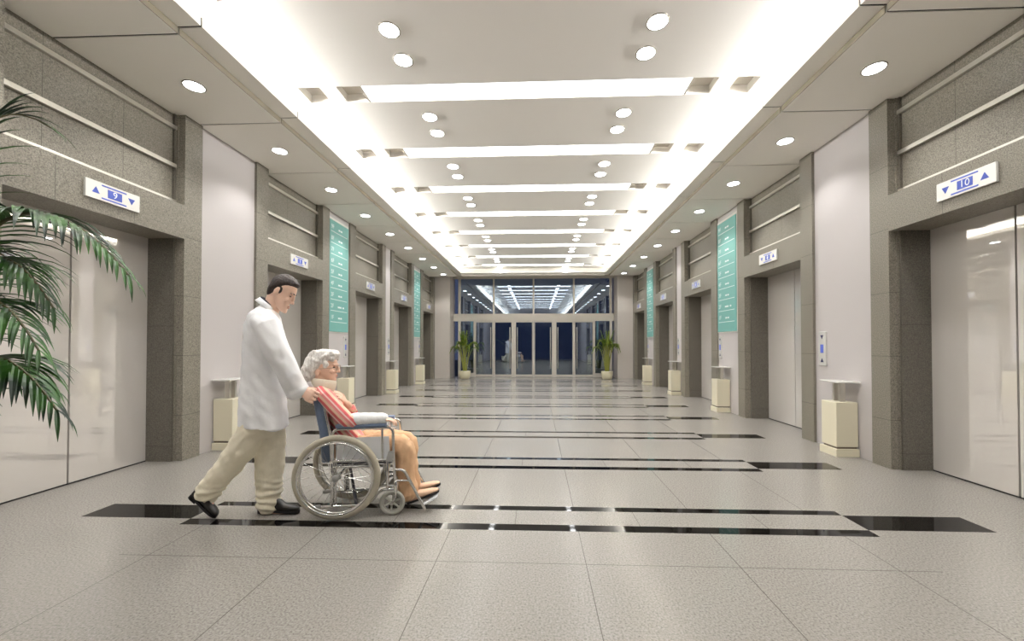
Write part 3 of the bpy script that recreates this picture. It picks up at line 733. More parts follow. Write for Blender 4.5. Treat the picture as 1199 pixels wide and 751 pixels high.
# ================================================================== people
def nz(p, f, seed=0.0): return noise.noise(V((p.x * f + seed, p.y * f, p.z * f)))
def hand(mb, wrist, knuck, back, lat, curl, size=1.0, spread=0.0, thumb_dir=None):
    """palm from wrist to knuckles; back = direction the back of the hand faces; lat = across the knuckles towards the index finger"""
    wrist, knuck = V(wrist), V(knuck); fwd = (knuck - wrist).normalized(); lat = (V(lat) - fwd * V(lat).dot(fwd)).normalized(); back = lat.cross(fwd) if lat.cross(fwd).dot(V(back)) > 0 else fwd.cross(lat)
    w = 0.036 * size
    mb.tube([wrist, wrist * .5 + knuck * .5, knuck], [(0.019 * size, 0.027 * size), (0.017 * size, 0.037 * size), (0.013 * size, 0.040 * size)], 12, lat=lat)
    for i, (q, ln) in enumerate(((1.0, .074), (.34, .082), (-.33, .077), (-.98, .060))):
        p = knuck + lat * (w * q) - back * .002; d = fwd; pts = [p - fwd * .022]; ang = 0
        pts.append(p)
        for seg, c in zip((.42, .32, .26), curl):
            ang += c; d = (fwd * math.cos(ang) - back * math.sin(ang)) + lat * spread * q; d.normalize(); p = p + d * (ln * seg * size); pts.append(p)
        mb.tube(pts, [.0105 * size, .0100 * size, .0094 * size, .0085 * size, .0072 * size], 8)
    td = V(thumb_dir) if thumb_dir is not None else (lat * .75 + fwd * .6 - back * .35)
    td.normalize(); p = wrist * .7 + knuck * .3 + lat * .026 * size; q = p + td * .036 * size; r2 = q + (td * .6 + fwd * .6 - back * .35).normalized() * .032 * size
    mb.tube([p - td * .012, p, q, r2], [.013 * size, .013 * size, .0105 * size, .0085 * size], 8)

def head_mesh(mb, C0, fwd, up, lat, k, rings, features):
    for_sec = []
    for b, a0, a1, w in rings:
        for_sec.append((C0 + fwd * ((a0 + a1) / 2 * k) + up * (b * k), fwd * ((a1 - a0) / 2 * k), lat * (w * k)))
    mb.rings(for_sec, 28, p=2.25)
    for f in features:
        a, b, l, ra, rb, rl = f
        for sg in ((1,) if l == 0 else (1, -1)):
            mb.ball(C0 + fwd * (a * k) + up * (b * k) + lat * (l * k * sg), ra * k, rl * k, rb * k, ax=(fwd, lat, up), n=12)

# ---- the walking person in the white coat
YM = 2.93
def P(x, y, Y=YM): return at(x, y, Y)
LAT = V((-0.33, 0.944, 0))
kpx = YM / 460.0
feet = P(290, 610); feet.z = 0
man = None
body = MB()
HU = V((0.447, 0, 0.894)); HF = V((0.894, 0, -0.447)); HC0 = P(331.0, 343.5)
rings = [(-20.8, 8.5, 12, 2.2), (-19.6, 4.5, 14, 4.6), (-17, 0, 14.5, 6.8), (-13, -5, 13.6, 8.8), (-9, -8, 13.4, 10.2), (-4, -12, 13.4, 11.2), (1, -14.5, 13.2, 11.8), (4, -15.2, 14.6, 12.0), (8, -15.5, 14.8, 12.1), (12, -14.8, 13.8, 11.4), (16, -12.5, 10.8, 9.4), (19, -8, 6.5, 6.2), (20.5, -4, 1.5, 2.5)]
feat = [(14.0, 2.5, 0, 2.0, 4.0, 1.6), (15.3, -1.5, 0, 2.0, 3.6, 1.7), (16.6, -5.2, 0, 2.0, 2.2, 2.1), (14.2, -6.2, 2.0, 1.9, 1.5, 1.5), (13.9, -11.0, 0, 1.5, 1.0, 3.6), (13.8, -13.0, 0, 1.5, 1.1, 3.2), (12.2, -18.3, 0, 2.8, 2.6, 3.4), (13.2, 4.4, 5.2, 1.6, 1.3, 4.0), (10.4, -4.5, 7.6, 3.0, 3.0, 2.6)]
head_mesh(body, HC0, HF, HU, LAT, kpx, rings, feat)
# ears
for sg in (1, -1):
    c = HC0 + HF * (-4.2 * kpx) + HU * (-0.6 * kpx) + LAT * (12.3 * kpx * sg)
    body.ball(c, 3.0 * kpx, 1.5 * kpx, 5.3 * kpx, ax=((HF - HU * .25).normalized(), LAT, (HU + HF * .25).normalized()), n=12)
# neck, trunk
body.tube([P(324, 345), P(320, 356), P(314.5, 366), P(310, 378)], [(9.5 * kpx, 8.6 * kpx), (9.3 * kpx, 8.8 * kpx), (10 * kpx, 10 * kpx), (12 * kpx, 17 * kpx)], 18, lat=LAT)
body.tube([P(307, 380), P(306, 410), P(307, 450), P(308, 485)], [(13 * kpx, .10), (15 * kpx, .11), (15 * kpx, .11), (15 * kpx, .11)], 20, lat=LAT)
YN, YF2 = YM - 0.15, YM + 0.15
# arms
HN = S(363.5, 466.0, FD)                     # near push handle
HFAR = HN + E2 * SP
ARM_N = [P(308, 379, YN), P(323, 411, YN - .01), P(341, 441, YN + .03), S(353.0, 457.2, FD - .012)]
body.tube(ARM_N, [.055, .048, .042, .027], 14)
shF = P(308, 379, YF2); elF = P(336, 437, 3.12)
WF = HFAR - E1 * 0.06 + EZ * 0.05 + E2 * .02
body.tube([shF, elF, WF], [.055, .045, .027], 14)
# hands close round the handles: the grip runs along E1, knuckles above, fingers wrap down
hand(body, S(353.0, 457.2, FD - .012), S(364.2, 464.0, FD - .036), -E2 + EZ * .25, E1 * .75 + EZ * .5, (.55, 1.35, 1.0), 1.12, thumb_dir=E2 * .55 + E1 * .8 - EZ * .1)
hand(body, WF, HFAR + E2 * .034 + EZ * .006 - E1 * .004, E2 + EZ * .25, E1 * .75 + EZ * .5, (.55, 1.35, 1.0), 1.12, thumb_dir=-E2 * .55 + E1 * .8 - EZ * .1)
# legs
YR, YFr = 2.865, 2.985
LEG_R = [P(298, 487, YR), P(284, 524, YR), P(256, 560, YR), P(238, 579, YR)]
LEG_F = [P(314, 487, YFr), P(316, 530, YFr), P(317, 565, YFr), P(316, 596, YFr)]
body.tube(LEG_R, [.07, .06, .05, .04], 16, lat=LAT); body.tube(LEG_F, [.07, .06, .05, .04], 16, lat=LAT)
body.tube([P(238, 579, YR), P(246, 591, YR)], [.03, .026], 12, lat=LAT); body.tube([P(314, 597, YFr), P(334, 601.5, YFr)], [.032, .022], 12, lat=LAT)
man = obj('person', body, M['skin'], None, feet, remesh=0.0042, sm_iter=3)
tag(man, 'person in white coat and cream trousers walking bent forward, hands on the wheelchair handles', 'person')
# hair
hm = MB()
hr = [(-10.5, -15.5, -9.5, 6.5), (-8, -16.8, -8.5, 9.6), (-4, -17.4, -7.2, 12.2), (0, -17.8, -6.4, 13.0), (2.5, -17.9, -3.0, 13.2), (5, -18.1, 3.2, 13.3), (8, -18.2, 6.0, 13.2), (11, -17.8, 10.5, 13.0), (13.5, -17.0, 13.6, 12.6), (16, -15.4, 14.8, 11.4), (19, -12.5, 12.8, 9.6), (22, -7.5, 7.2, 5.8), (23.4, -4, 2.5, 2.6)]
head_mesh(hm, HC0, HF, HU, LAT, kpx, hr, [(-0.4, 2.6, 11.6, 2.6, 5.2, 0.9), (10.8, 16.6, 0, 4.2, 2.6, 8.5)])
obj('hair', hm, M['hair'], man, remesh=0.004, sm_iter=4, disp=lambda p, n: 0.0016 * nz(V((p.x * .5, p.y, p.z * .5)), 130))
# eyes and brows
em = MB()
for sg in (1, -1): em.ball(HC0 + HF * (12.0 * kpx) + HU * (0.6 * kpx) + LAT * (5.3 * kpx * sg), 1.35 * kpx, 1.9 * kpx, 0.6 * kpx, ax=(HF, LAT, HU), n=12)
obj('eyes', em, M['iris'], man, smooth=True)
em = MB()
for sg in (1, -1): em.tube([HC0 + HF * (14.7 * kpx) + HU * (4.3 * kpx) + LAT * (2.4 * kpx * sg), HC0 + HF * (14.5 * kpx) + HU * (5.0 * kpx) + LAT * (4.6 * kpx * sg), HC0 + HF * (13.6 * kpx) + HU * (5.1 * kpx) + LAT * (6.8 * kpx * sg), HC0 + HF * (11.6 * kpx) + HU * (4.2 * kpx) + LAT * (9.0 * kpx * sg)], [.6 * kpx, .8 * kpx, .75 * kpx, .4 * kpx], 8, lat=HU)
obj('eyebrows', em, M['hair'], man, smooth=True)
em = MB()
for b in (-11.0, -13.0): em.ball(HC0 + HF * (14.4 * kpx) + HU * (b * kpx), 0.95 * kpx, 3.2 * kpx, 0.7 * kpx, ax=(HF, LAT, HU), n=12)
obj('lips', em, M['lip'], man, smooth=True)
# coat: trunk + two sleeves in one cloth
ct = MB()
secs = []
for y0, x0, y1, x1, lt in ((357.0, 305, 363.5, 321.5, .055), (361, 301, 367, 324.5, .105), (368, 294, 373, 328, .15), (381, 289, 384, 330, .172), (398, 286, 400, 331, .172), (418, 284.5, 420, 331, .165), (440, 284, 442, 332.5, .165), (462, 282.5, 465, 334.5, .172), (482, 281.5, 486, 336, .178), (496.5, 281, 501.3, 337, .182)):
    a, b = P(x0, y0), P(x1, y1); secs.append(((a + b) / 2, (b - a) / 2, LAT * lt))
ct.rings(secs, 36, p=2.3)
ct.tube([P(305, 375, YN + .03), P(313.5, 381, YN), P(324.5, 411, YN - .01), P(339.5, 439.5, YN + .025), S(346.0, 454.5, FD - .012), S(349.0, 459.5, FD - .01)], [(.080, .065), (.092, .072), (.086, .066), (.077, .06), (.080, .058), (.084, .058)], 20, lat=LAT)
wf2 = WF - (WF - elF).normalized() * 0.06
ct.tube([P(305, 375, YF2 - .03), P(313.5, 383, YF2), shF.lerp(elF, .6), elF, elF.lerp(wf2, .6), wf2], [(.075, .065), (.08, .07), (.075, .065), (.066, .06), (.06, .055), (.06, .055)], 20, lat=LAT)
def coat_fold(p, n):
    q = p - feet
    a = 0.010 * nz(V((q.x * 2.2 + q.z * .5, q.y * 2.0, q.z * .7)), 4.0, 3.1)
    b = 0.008 * nz(V((q.x + q.z * .9, q.y, q.z * .5 - q.x * .5)), 14, 9.0)
    c = 0.007 * max(0.0, (0.95 - q.z) / .4) * math.sin((q.x * 34) + 3 * nz(q, 3))
    return a + b + c
coat = tag(obj('coat', ct, M['coat'], man, remesh=0.008, sm_iter=4, disp=coat_fold), 'long white doctor coat')
# collar and lapel
cm = MB()
ring_a = []
for k in range(25):
    g = 2 * PI * k / 24
    c = P(313.4, 357.3); A = (P(324.3, 366.3) - P(304.5, 351.0)) / 2
    ring_a.append(c + A * math.cos(g) * .98 + LAT * (.066 * math.sin(g)) + EZ * (.006 * abs(math.sin(g))))
up_n = (A.cross(LAT)).normalized(); up_n = up_n if up_n.z > 0 else -up_n
vs = []; fs = []
for p in ring_a: 
    o_ = (p - P(313.4, 357.3)).normalized()
    vs += [p + up_n * .012 - o_ * .006, p + up_n * .016, p - up_n * .026 + o_ * .013, p - up_n * .028 + o_ * .004]
for i in range(24):
    for j in range(4): fs.append((i * 4 + j, (i + 1) * 4 + j, (i + 1) * 4 + (j + 1) % 4, i * 4 + (j + 1) % 4))
cm.add(vs, fs); obj('collar', cm, M['coat'], coat, smooth=True)
cm = MB(); cm.tube([p + up_n * .016 - (p - P(313.4, 357.3)).normalized() * .006 for p in ring_a], .0075, 8); tag(obj('shirt_band', cm, M['tie'], coat, smooth=True), 'dark shirt edge inside the collar')
cm = MB(); q = P(318, 470, YM - .205); cm.obox(q + V((0, -.012, 0)), (.07, .0, -.004), (0, .003, 0), (.003, 0, .075)); 
# trousers
tr = MB()
tr.tube([P(308, 478), P(308, 492), P(308, 500)], [(.13, .12), (.13, .12), (.12, .12)], 24, lat=LAT)
tr.tube([P(303, 484, YR + .02), P(296, 504, YR), P(284.5, 524, YR), P(268, 546, YR), P(253, 564, YR), P(243.5, 576.5, YR)], [(.10, .09), (.103, .09), (.100, .085), (.088, .078), (.082, .075), (.088, .078)], 22, lat=LAT)
tr.tube([P(315, 484, YFr - .02), P(316, 510, YFr), P(316, 535, YFr), P(315.5, 560, YFr), P(315.5, 582, YFr), P(316, 592.0, YFr)], [(.105, .095), (.108, .095), (.103, .088), (.094, .08), (.086, .076), (.088, .078)], 22, lat=LAT)
def leg_fold(p, n):
    q = p - feet
    w = max(0.0, 1 - abs(q.z - 0.12) / .18)
    return 0.008 * nz(V((q.x * 2 + q.z * 1.3, q.y * 1.6, q.z * .8)), 6, 1) + 0.006 * nz(V((q.x * 1.2, q.y, q.z * 1.8 - q.x)), 13, 4) + w * 0.008 * math.sin(q.z * 110 + q.x * 20 + 3 * nz(q, 9))
tag(obj('trousers', tr, M['trouser'], man, remesh=0.007, sm_iter=4, disp=leg_fold), 'cream trousers')
# shoes
def shoe(heel, toe, upv, Yd, name='shoe'):
    heel, toe = V(heel), V(toe); f = (toe - heel).normalized(); ln = (toe - heel).length; u = (V(upv) - f * V(upv).dot(f)).normalized()
    m = MB(); secs = []
    for t, w, h in ((0.0, .026, .062), (.05, .034, .098), (.18, .038, .125), (.34, .039, .120), (.48, .042, .094), (.65, .044, .052), (.82, .044, .042), (.94, .034, .034), (1.0, .016, .022)):
        secs.append((heel + f * (ln * t) + u * (h / 2 + .018), u * (h / 2), LAT * w))
    m.rings(secs, 20, p=2.5); s_ = obj(name, m, M['shoe'], man, remesh=0.005, sm_iter=4)
    m = MB(); pts = []
    for t, w in ((0, .024), (.06, .034), (.25, .034), (.45, .037), (.65, .046), (.82, .046), (.95, .032), (1.01, .014)): pts.append((t, w))
    poly = [heel + f * (ln * t) - LAT * w for t, w in pts] + [heel + f * (ln * t) + LAT * w for t, w in pts[::-1]]
    m.prism([p + u * .006 for p in poly], u * .018); m.box((0, 0, 0), (0, 0, 0)) if False else None
    hp = [heel + f * (ln * t) + LAT * w for t, w in ((0, -.024), (.06, -.034), (.27, -.034), (.27, .034), (.06, .034), (0, .024))]
    m.prism([p - u * .006 for p in hp], u * .02); tag(obj('sole', m, M['sole'], s_), 'black sole and heel')
tz = P(252, 611, YR); 
shoe(P(222.5, 581.0, YR), V((tz.x, tz.y, 0.004)), V((.75, 0, .55)), YR)
h0 = P(302.5, 606, YFr); shoe(V((h0.x, YFr, 0.006)), V((h0.x + 0.325, YFr, 0.004)), V((0, 0, 1)), YFr)

# ---- the seated person
DW = 0.2; kw = (O.y + DW) / 460.0
def Q(x, y, d=DW): return S(x, y, d)
wb_ = MB()
WU = (EZ + E1 * 0.06).normalized(); WF_ = (E1 - EZ * 0.06).normalized(); WL = E2; WC0 = Q(378.6, 430.5)
rings = [(-16, 9.5, 13.5, 2.2), (-14.5, 5, 15.3, 4.4), (-12, 0, 15.4, 6.6), (-8, -5, 14.8, 8.8), (-4, -9, 14.6, 10), (1, -12, 14.2, 10.8), (4, -13, 15.2, 11), (8, -13.5, 14.8, 10.8), (12, -12, 12.8, 9.6), (15, -9.5, 9.5, 7.5), (17.5, -4, 4, 3)]
feat = [(15, 2.2, 0, 1.7, 3.0, 1.5), (16.6, -0.8, 0, 1.9, 2.8, 1.6), (17.8, -3.6, 0, 1.9, 1.8, 1.9), (15.6, -4.2, 1.8, 1.6, 1.3, 1.3), (15.2, -8.0, 0, 1.3, .8, 3.0), (15.0, -9.6, 0, 1.3, .9, 2.8), (13.4, -13.5, 0, 2.4, 2.2, 3.0), (12.0, -4.0, 6.6, 3.0, 2.4, 2.6), (14.0, 4.2, 4.8, 1.4, 1.1, 3.6)]
head_mesh(wb_, WC0, WF_, WU, WL, kw, rings, feat)
for sg in (1, -1):
    wb_.ball(WC0 + WF_ * (-2.5 * kw) + WU * (-5.5 * kw) + WL * (11.0 * kw * sg), 2.6 * kw, 1.4 * kw, 4.4 * kw, ax=(WF_, WL, WU), n=12)
wb_.tube([Q(376, 437), Q(377, 448), Q(378, 458), Q(382, 468)], [(9 * kw, 8 * kw), (8.5 * kw, 8 * kw), (10 * kw, 11 * kw), (14 * kw, 22 * kw)], 18, lat=E2)
wb_.tube([Q(388, 470), Q(399, 492), Q(408, 514), Q(411, 524)], [(.06, .09), (.07, .10), (.08, .11), (.07, .11)], 20, lat=E2)
# near arm: upper arm, forearm lying forward on the arm pad; far arm bent up, hand on the chest
DN = 0.045
NA = [Q(377, 461, DN + .02), Q(394, 480, DN - .01), Q(411, 491.5, DN - .01), Q(432, 491, DN - .005), Q(450.5, 491.2, DN)]
wb_.tube(NA, [.045, .042, .038, .034, .024], 14, lat=E2)
hand(wb_, Q(450.5, 491.2, DN), Q(457.2, 491.4, DN), EZ, E2 * 1.0, (.35, .5, .45), .86, spread=.12, thumb_dir=E2 * .8 + E1 * .6 - EZ * .25)
FA = [Q(383, 462, .36), Q(400, 482, .37), Q(413.5, 487, .33), Q(408, 475, .24), Q(405.5, 472, .20)]
wb_.tube(FA, [.045, .042, .036, .028, .023], 14)
hand(wb_, Q(406.2, 473.2, .21), Q(399.5, 464.5, .125), E1 * .9 + EZ * .3, EZ * .8 - E1 * .3, (.25, .35, .35), .86, thumb_dir=EZ * .7 - E1 * .2)
# legs
DL, DR = 0.125, 0.28
for dd in (DL, DR):
    a = [Q(402, 524, DL), Q(440, 521, DL), Q(474, 519.5, DL), Q(475.5, 550, DL), Q(478.5, 578, DL)]
    wb_.tube([p + E2 * (dd - DL) for p in a], [.075, .066, .055, .045, .034], 16, lat=E2)
    wb_.tube([p + E2 * (dd - DL) for p in (Q(478.5, 577, DL), Q(481, 583, DL), Q(500, 579.5, DL))], [.034, .032, .022], 12, lat=E2)
seatp = Q(402, 540); seatp.z = seatp.z
woman = obj('person', wb_, M['skin_old'], None, V((seatp.x, seatp.y, seatp.z)), remesh=0.0042, sm_iter=3)
tag(woman, 'grey-haired person in red striped blouse with neck brace and arm cast, sitting in the wheelchair', 'person')
# hair: wavy mass
hm = MB()
hr = [(-17, -20, -11, 7), (-14, -21.2, -6.5, 11.2), (-9, -21.6, -4.2, 13.2), (-4, -21.2, -1.8, 14), (1, -20.8, 1.5, 14.2), (6, -20.2, 7, 14.2), (10, -19.4, 13.6, 13.8), (14, -17.6, 17.0, 12.8), (17.5, -14, 18.0, 10.8), (20.3, -8.5, 15.5, 7.6), (22, -3, 10, 3.6)]
head_mesh(hm, WC0, WF_, WU, WL, kw, hr, [(11.5, 11.0, 8.0, 3.0, 3.6, 3.4), (6, 4.0, 11.2, 3.6, 4.5, 2.0)])
rnd = random.Random(3)
for sg in (-1, 1):
    for k in range(13):
        a0 = 13 - k * 2.0; pts = []; rr = []
        for j in range(9):
            t = j / 8; a = a0 - t * (20 + a0 * .75) ; b = 17 - t * (15 + k * 1.55) + 1.6 * math.sin(t * 7 + k * 1.3)
            a = max(a, -19.5 + rnd.uniform(-1, 1)); l = (9 + 4.2 * math.sin(min(1, t * 1.4) * PI / 2)) * sg
            pts.append(WC0 + WF_ * (a * kw) + WU * (b * kw) + WL * (l * kw)); rr.append((2.2 * kw * (1 - .45 * t)))
        hm.tube(pts, rr, 8)
obj('hair', hm, M['grey_hair'], woman, remesh=0.0042, sm_iter=9, disp=lambda p, n: 0.0022 * math.sin(75 * (p.z * 1.1 + p.x * .6) + 5 * nz(p, 12)) + 0.0012 * nz(p, 70))
em = MB()
for sg in (1, -1): em.ball(WC0 + WF_ * (13.4 * kw) + WU * (1.2 * kw) + WL * (4.8 * kw * sg), 1.3 * kw, 1.8 * kw, 0.8 * kw, ax=(WF_, WL, WU), n=12)
obj('eyes', em, M['iris'], woman, smooth=True)
em = MB()
for b in (-8.0, -9.6): em.ball(WC0 + WF_ * (15.75 * kw) + WU * (b * kw), .8 * kw, 2.6 * kw, 0.6 * kw, ax=(WF_, WL, WU), n=12)
obj('lips', em, M['lip'], woman, smooth=True)
em = MB()
for sg in (1, -1):
    c = WC0 + WF_ * (16.6 * kw) + WU * (0.9 * kw) + WL * (4.9 * kw * sg); em.torus(c, WF_, 3.4 * kw, .35 * kw, 24, 6)
    em.tube([c + WL * (3.4 * kw * sg), WC0 + WF_ * (13 * kw) + WU * (.8 * kw) + WL * (11.6 * kw * sg), WC0 + WF_ * (-1 * kw) + WU * (-1 * kw) + WL * (12.6 * kw * sg)], .35 * kw, 6)
em.tube([WC0 + WF_ * (17.2 * kw) + WU * (1.4 * kw) + WL * (1.6 * kw), WC0 + WF_ * (17.2 * kw) + WU * (1.4 * kw) - WL * (1.6 * kw)], .35 * kw, 6)
obj('spectacles', em, M['clear'], woman, smooth=True)
WT = V((-0.36, 0.933, 0))
# neck brace
bm_ = MB(); secs = []
for xb_, yb, xf, yf, lt, in ((366.5, 441.5, 393.2, 445.6, 11.2), (365.0, 444.5, 393.8, 449.0, 12.0), (365.6, 448, 393.0, 453.5, 12.2), (367.5, 451.5, 391.0, 458.0, 11.6)):
    a, b = Q(xb_, yb), Q(xf, yf); secs.append(((a + b) / 2, (b - a) / 2, E2 * (lt * kw)))
bm_.rings(secs, 28, p=2.2); tag(obj('neck_brace', bm_, M['brace'], woman, remesh=.005, sm_iter=3), 'cream foam cervical collar')
# blouse
sh = MB(); secs = []
for x0, y0, x1, y1, lt in ((368.5, 452, 390.5, 459, .085), (369.5, 456, 394.5, 463.5, .13), (374, 465, 400, 472, .15), (380, 480, 407, 484, .15), (386, 495, 415, 497, .14), (392, 509, 425, 509, .135), (395, 520, 431, 517, .135), (397, 530, 430, 526, .13)):
    a, b = Q(x0, y0), Q(x1, y1); secs.append(((a + b) / 2, (b - a) / 2, WT * lt))
sh.rings(secs, 32, p=2.3)
sh.tube([Q(374.5, 458.5, DN + .05), Q(380, 463.5, DN + .005), Q(394, 480, DN - .012), Q(407, 493.0, DN - .012), Q(414.5, 492.5, DN - .01)], [(.045, .045), (.058, .05), (.06, .052), (.057, .052), (.055, .052)], 18, lat=E2)
sh.tube([Q(380, 462, .34), Q(384, 465, .36), Q(400, 482, .37), Q(412.5, 487, .335), Q(410, 478.5, .265)], [.055, .062, .06, .054, .042], 18)
def blouse_fold(p, n): return 0.006 * nz(V((p.x * 1.5 + p.z, p.y, p.z * .8 - p.x * .6)), 11, 2) + 0.004 * nz(p, 24, 5)
bl = obj('blouse', sh, M['blouse'], woman, remesh=.0055, sm_iter=3, disp=blouse_fold)
# stripes follow the sleeve and front: a UV across the cloth
me = bl.data; uvl = me.uv_layers.new(name='cloth'); ba = V(W[bl.name])
sx = (Q(411, 495) - Q(376, 459)).normalized(); sn = E2.cross(sx).normalized()
for lp in me.loops:
    p = me.vertices[lp.vertex_index].co + ba - Q(384, 460); nn = me.vertices[lp.vertex_index].normal
    uvl.data[lp.index].uv = (p.dot(sn) * 1.9 + abs(p.dot(E2)) * .55, p.dot(sx))
bl['label'] = 'red and white striped blouse'
m = MB(); m.tube([Q(413, 491.0, DN - .01), Q(420, 490.8, DN - .008), Q(436, 490.2, DN - .004), Q(449.5, 490.0, DN)], [(.046, .044), (.047, .045), (.044, .043), (.042, .042)], 20, lat=E2)
tag(obj('arm_cast', m, M['cast'], woman, remesh=.005, sm_iter=3, disp=lambda p, n: .001 * math.sin(110 * (p.x + .3 * p.z))), 'white plaster cast on the forearm')
# trousers
tw = MB()
tw.tube([Q(396, 525), Q(408, 524), Q(420, 523)], [(.08, .135), (.09, .14), (.08, .14)], 22, lat=E2)
for dd in (DL, DR):
    o_ = E2 * (dd - DL)
    tw.tube([p + o_ for p in fillet([Q(405, 523.5, DL), Q(440, 521.0, DL), Q(475.5, 520.5, DL), Q(474.5, 548, DL), Q(478.5, 578, DL)], .07, 5)], None or [(.085, .07)] + [(.082, .070)] * 6 + [(.08, .078)] * 6 + [(.073, .073)] * 6 + [(.072, .072)], 20, lat=E2)
def tan_fold(p, n): return 0.011 * nz(V((p.x * 1.6 + p.z * .7, p.y * 1.5, p.z * .7)), 8, 7) + 0.009 * nz(V((p.x * 1.4, p.y, p.z * .7 - p.x * .6)), 18, 3)
tag(obj('trousers', tw, M['tan'], woman, remesh=.006, sm_iter=3, disp=tan_fold), 'tan trousers')
for dd in (DL, DR):
    o_ = E2 * (dd - DL); heel, toe = Q(477.5, 590.0, DL) + o_, Q(514.5, 575.5, DL) + o_
    f = (toe - heel).normalized(); ln = (toe - heel).length; u = (EZ - f * EZ.dot(f)).normalized(); m = MB(); secs = []
    for t, w, h in ((0.0, .020, .040), (.06, .030, .055), (.2, .033, .062), (.4, .036, .058), (.6, .041, .045), (.8, .040, .034), (.94, .028, .024), (1.0, .012, .014)):
        secs.append((heel + f * (ln * t) + u * (h / 2 + .012), u * (h / 2), E2 * w))
    m.rings(secs, 20, p=2.4); s_ = obj('shoe', m, M['slipper'], woman, remesh=.005, sm_iter=3)
    m = MB(); pts = ((0, .02), (.06, .03), (.25, .032), (.45, .035), (.65, .042), (.82, .04), (.95, .028), (1.0, .012))
    m.prism([heel + f * (ln * t) - E2 * w for t, w in pts] + [heel + f * (ln * t) + E2 * w for t, w in pts[::-1]], u * .014); tag(obj('sole', m, M['sole'], s_), 'dark sole')

# ================================================================== plants
def frond_mesh(mb, pts, leaf_len, leaf_w, n=26, droop=0.6, rnd=random, start=0.12, up=V((0, 0, 1)), tip_fwd=0.9):
    P_ = [V(p) for p in pts]
    def bez(t):
        a = [p.copy() for p in P_]
        while len(a) > 1: a = [x.lerp(y, t) for x, y in zip(a, a[1:])]
        return a[0]
    for i in range(n):
        t = start + (1 - start) * i / (n - 1); c = bez(t); tg = (bez(min(1, t + .02)) - bez(max(0, t - .02))).normalized()
        sd = tg.cross(up); sd = sd.normalized() if sd.length > 1e-3 else V((1, 0, 0))
        env = (0.55 + 0.45 * math.sin(PI * min(1, t * 1.1))) * (1 - .35 * t)
        for sg in (-1, 1):
            ll = leaf_len * env * rnd.uniform(.85, 1.12)
            d = (sd * sg * (1 - .55 * t) + tg * (.45 + tip_fwd * t) + up * .12 + V((rnd.uniform(-.1, .1), rnd.uniform(-.1, .1), rnd.uniform(-.08, .08)))).normalized()
            p = c; vs = []; m = 6
            for j in range(m + 1):
                q = j / m; w = leaf_w * env * (math.sin(PI * (0.12 + .88 * q) ** .8) if q < 1 else 0) * .5 + .0004
                ww = d.cross(up).cross(d).normalized(); cr = d.cross(ww).normalized()
                vs += [p - cr * w + ww * w * .35, p, p + cr * w + ww * w * .35]
                d = (d - up * (droop * .32 * (q + .25))).normalized(); p = p + d * (ll / m)
            fs = []
            for j in range(m):
                k = j * 3; fs += [(k, k + 1, k + 4, k + 3), (k + 1, k + 2, k + 5, k + 4)]
            mb.add(vs, fs, 0)
    mb.tube([bez(k / 14) for k in range(15)], [leaf_w * .28 * (1 - .8 * k / 14) + .0015 for k in range(15)], 6, mi=1)

# far potted palms either side of the entrance
def far_palm(x, y, lab):
    t = thing('potted_palm', (x, y, 0), lab, 'plant', 'potted palms at the entrance')
    rnd = random.Random(int(x * 100))
    m = MB(); m.lathe([(0.0, 0), (0.15, 0), (0.19, .05), (0.225, .2), (0.215, .27), (0.23, .30), (0.20, .30), (0.195, .26), (0, .26)], (x, y, 0), 28); obj('pot', m, M['pot_white'], t, smooth=True)
    m = MB(); m.lathe([(0, .30), (.13, .30), (.195, .275), (.195, .26), (0, .26)], (x, y, 0), 20); tag(obj('pebble_dressing', m, M['soil'], t), 'white pebble dressing', kind='stuff')
    for k in range(9):
        a = 2 * PI * k / 9 + rnd.uniform(-.3, .3); e = V((math.cos(a), math.sin(a) * .32, 0)); b = V((x, y, .28)) + e * .06
        m = MB(); h = rnd.uniform(.95, 1.3); top = V((x, y, h)) + e * rnd.uniform(.14, .24); m.tube([b, b.lerp(top, .5) - e * .02, top], [.016, .014, .009], 7); obj('cane', m, M['stalk'], t, smooth=True)
        m = MB(); rr = rnd.uniform(.12, .24); frond_mesh(m, [top - (top - b) * .15, top + V((0, 0, .22)) + e * .05, top + e * rr + V((0, 0, .30)), top + e * (rr + .14) + V((0, 0, rnd.uniform(-.12, .2)))], .30, .05, 18, 1.0, rnd); obj('frond', m, [M['leaf_far'], M['stalk']], t)
    for k in range(4):
        a = rnd.uniform(0, 6.28); e = V((math.cos(a), math.sin(a) * .3, 0)); b = V((x, y, .28)); m = MB()
        frond_mesh(m, [b, b + V((0, 0, .7)) + e * .05, b + V((0, 0, 1.2)) + e * .12, b + V((0, 0, 1.5)) + e * .24], .30, .05, 18, .9, rnd, .55); obj('frond', m, [M['leaf_far'], M['stalk']], t)
yp = 14.95
far_palm((544 - 628) * yp / 460, yp, 'potted palm in a pale bowl beside the entrance on the elevator-9 side')
far_palm((710 - 628) * yp / 460, yp, 'potted palm in a pale bowl beside the entrance on the elevator-10 side')

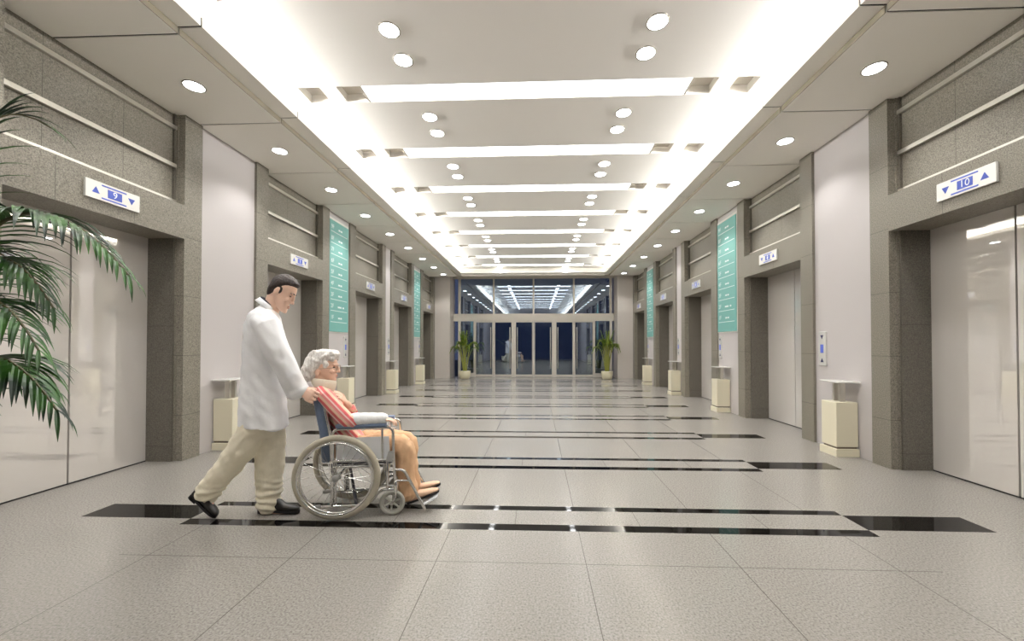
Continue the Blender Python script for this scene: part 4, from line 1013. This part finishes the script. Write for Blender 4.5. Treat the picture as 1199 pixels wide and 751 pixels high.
# near palm at the edge of the frame
YP = 1.30
px0 = at(-190, 404, YP); bx, by = px0.x, YP
np_ = thing('palm_plant', (bx, by, 0), 'dark green feathery palm reaching in front of the elevator 9 doors', 'plant')
m = MB(); m.lathe([(0, 0), (.15, 0), (.2, .02), (.235, .40), (.245, .42), (.225, .42), (.215, .37), (0, .37)], (bx, by, 0), 32); obj('pot', m, M['pot_white'], np_, smooth=True)
m = MB(); m.lathe([(0, .385), (.217, .372), (.217, .36), (0, .36)], (bx, by, 0), 24); obj('soil', m, mat('dark potting soil', (52, 42, 34), .9), np_)
rnd = random.Random(11)
NEAR = [  # control pixels (x, y, depth), leaf length, width, droop
    ([(-80, 420, 1.30), (-30, 205, 1.30), (70, 218, 1.28), (150, 322, 1.25)], 0.287, 0.027, 1.10, 28),
    ([(-85, 470, 1.30), (-50, 300, 1.25), (-5, 250, 1.20), (62, 360, 1.18)], 0.299, 0.027, 1.10, 25),
    ([(-85, 500, 1.30), (-60, 330, 1.20), (-10, 310, 1.12), (45, 410, 1.08)], 0.276, 0.024, 0.99, 25),
    ([(-85, 560, 1.30), (-60, 400, 1.28), (0, 380, 1.25), (66, 480, 1.22)], 0.310, 0.032, 1.21, 23),
    ([(-85, 560, 1.30), (-70, 440, 1.35), (-20, 410, 1.42), (58, 455, 1.45)], 0.276, 0.030, 1.21, 22),
    ([(-80, 430, 1.30), (-60, 200, 1.40), (-30, 90, 1.50), (60, 150, 1.6)], 0.276, 0.016, 0.66, 18),
    ([(-85, 480, 1.30), (-70, 300, 1.40), (-30, 250, 1.50), (40, 330, 1.55)], 0.287, 0.027, 1.10, 23),
    ([(-90, 520, 1.30), (-140, 300, 1.30), (-200, 230, 1.30), (-260, 330, 1.30)], 0.322, 0.030, 1.10, 22),
    ([(-90, 520, 1.30), (-110, 300, 1.10), (-140, 230, .95), (-180, 330, .8)], 0.322, 0.030, 1.10, 22),
    ([(-90, 520, 1.30), (-110, 330, 1.55), (-120, 260, 1.8), (-110, 330, 2.0)], 0.322, 0.030, 1.10, 22),
]
for pts, ll, lw, dr, nn in NEAR:
    w3 = [at(*p) for p in pts]; m = MB(); frond_mesh(m, w3, ll, lw, nn, dr, rnd, .22); obj('frond', m, [M['leaf'], M['stalk_dark']], np_)
    m = MB(); b = V((bx + rnd.uniform(-.06, .06), by + rnd.uniform(-.06, .06), .36)); m.tube([b, b.lerp(w3[0], .55) + V((rnd.uniform(-.03, .03), 0, 0)), w3[0]], [.016, .013, .008], 8); obj('cane', m, M['stalk_dark'], np_, smooth=True)

# ------------------------------------------------------------------ world, camera, view
w = bpy.data.worlds.new('night'); SC.world = w; w.use_nodes = True
w.node_tree.nodes['Background'].inputs[0].default_value = (0.020, 0.026, 0.050, 1); w.node_tree.nodes['Background'].inputs[1].default_value = 1.0
cd = bpy.data.cameras.new('camera'); co = bpy.data.objects.new('camera', cd); COL.objects.link(co)
cd.sensor_width = 36; cd.lens = 36 * F / 1199; cd.clip_start = 0.02; cd.clip_end = 200
cd.shift_x = -(PX - 599.5) / 1199; cd.shift_y = (PY - 375.5) / 1199
mt = Matrix((RT, UP, -FW)).transposed().to_4x4(); mt.translation = CAM; co.matrix_world = mt
SC.camera = co
SC.view_settings.view_transform = 'Standard'; SC.view_settings.look = 'None'; SC.view_settings.gamma = 1.0
SC.view_settings.exposure = 1.1
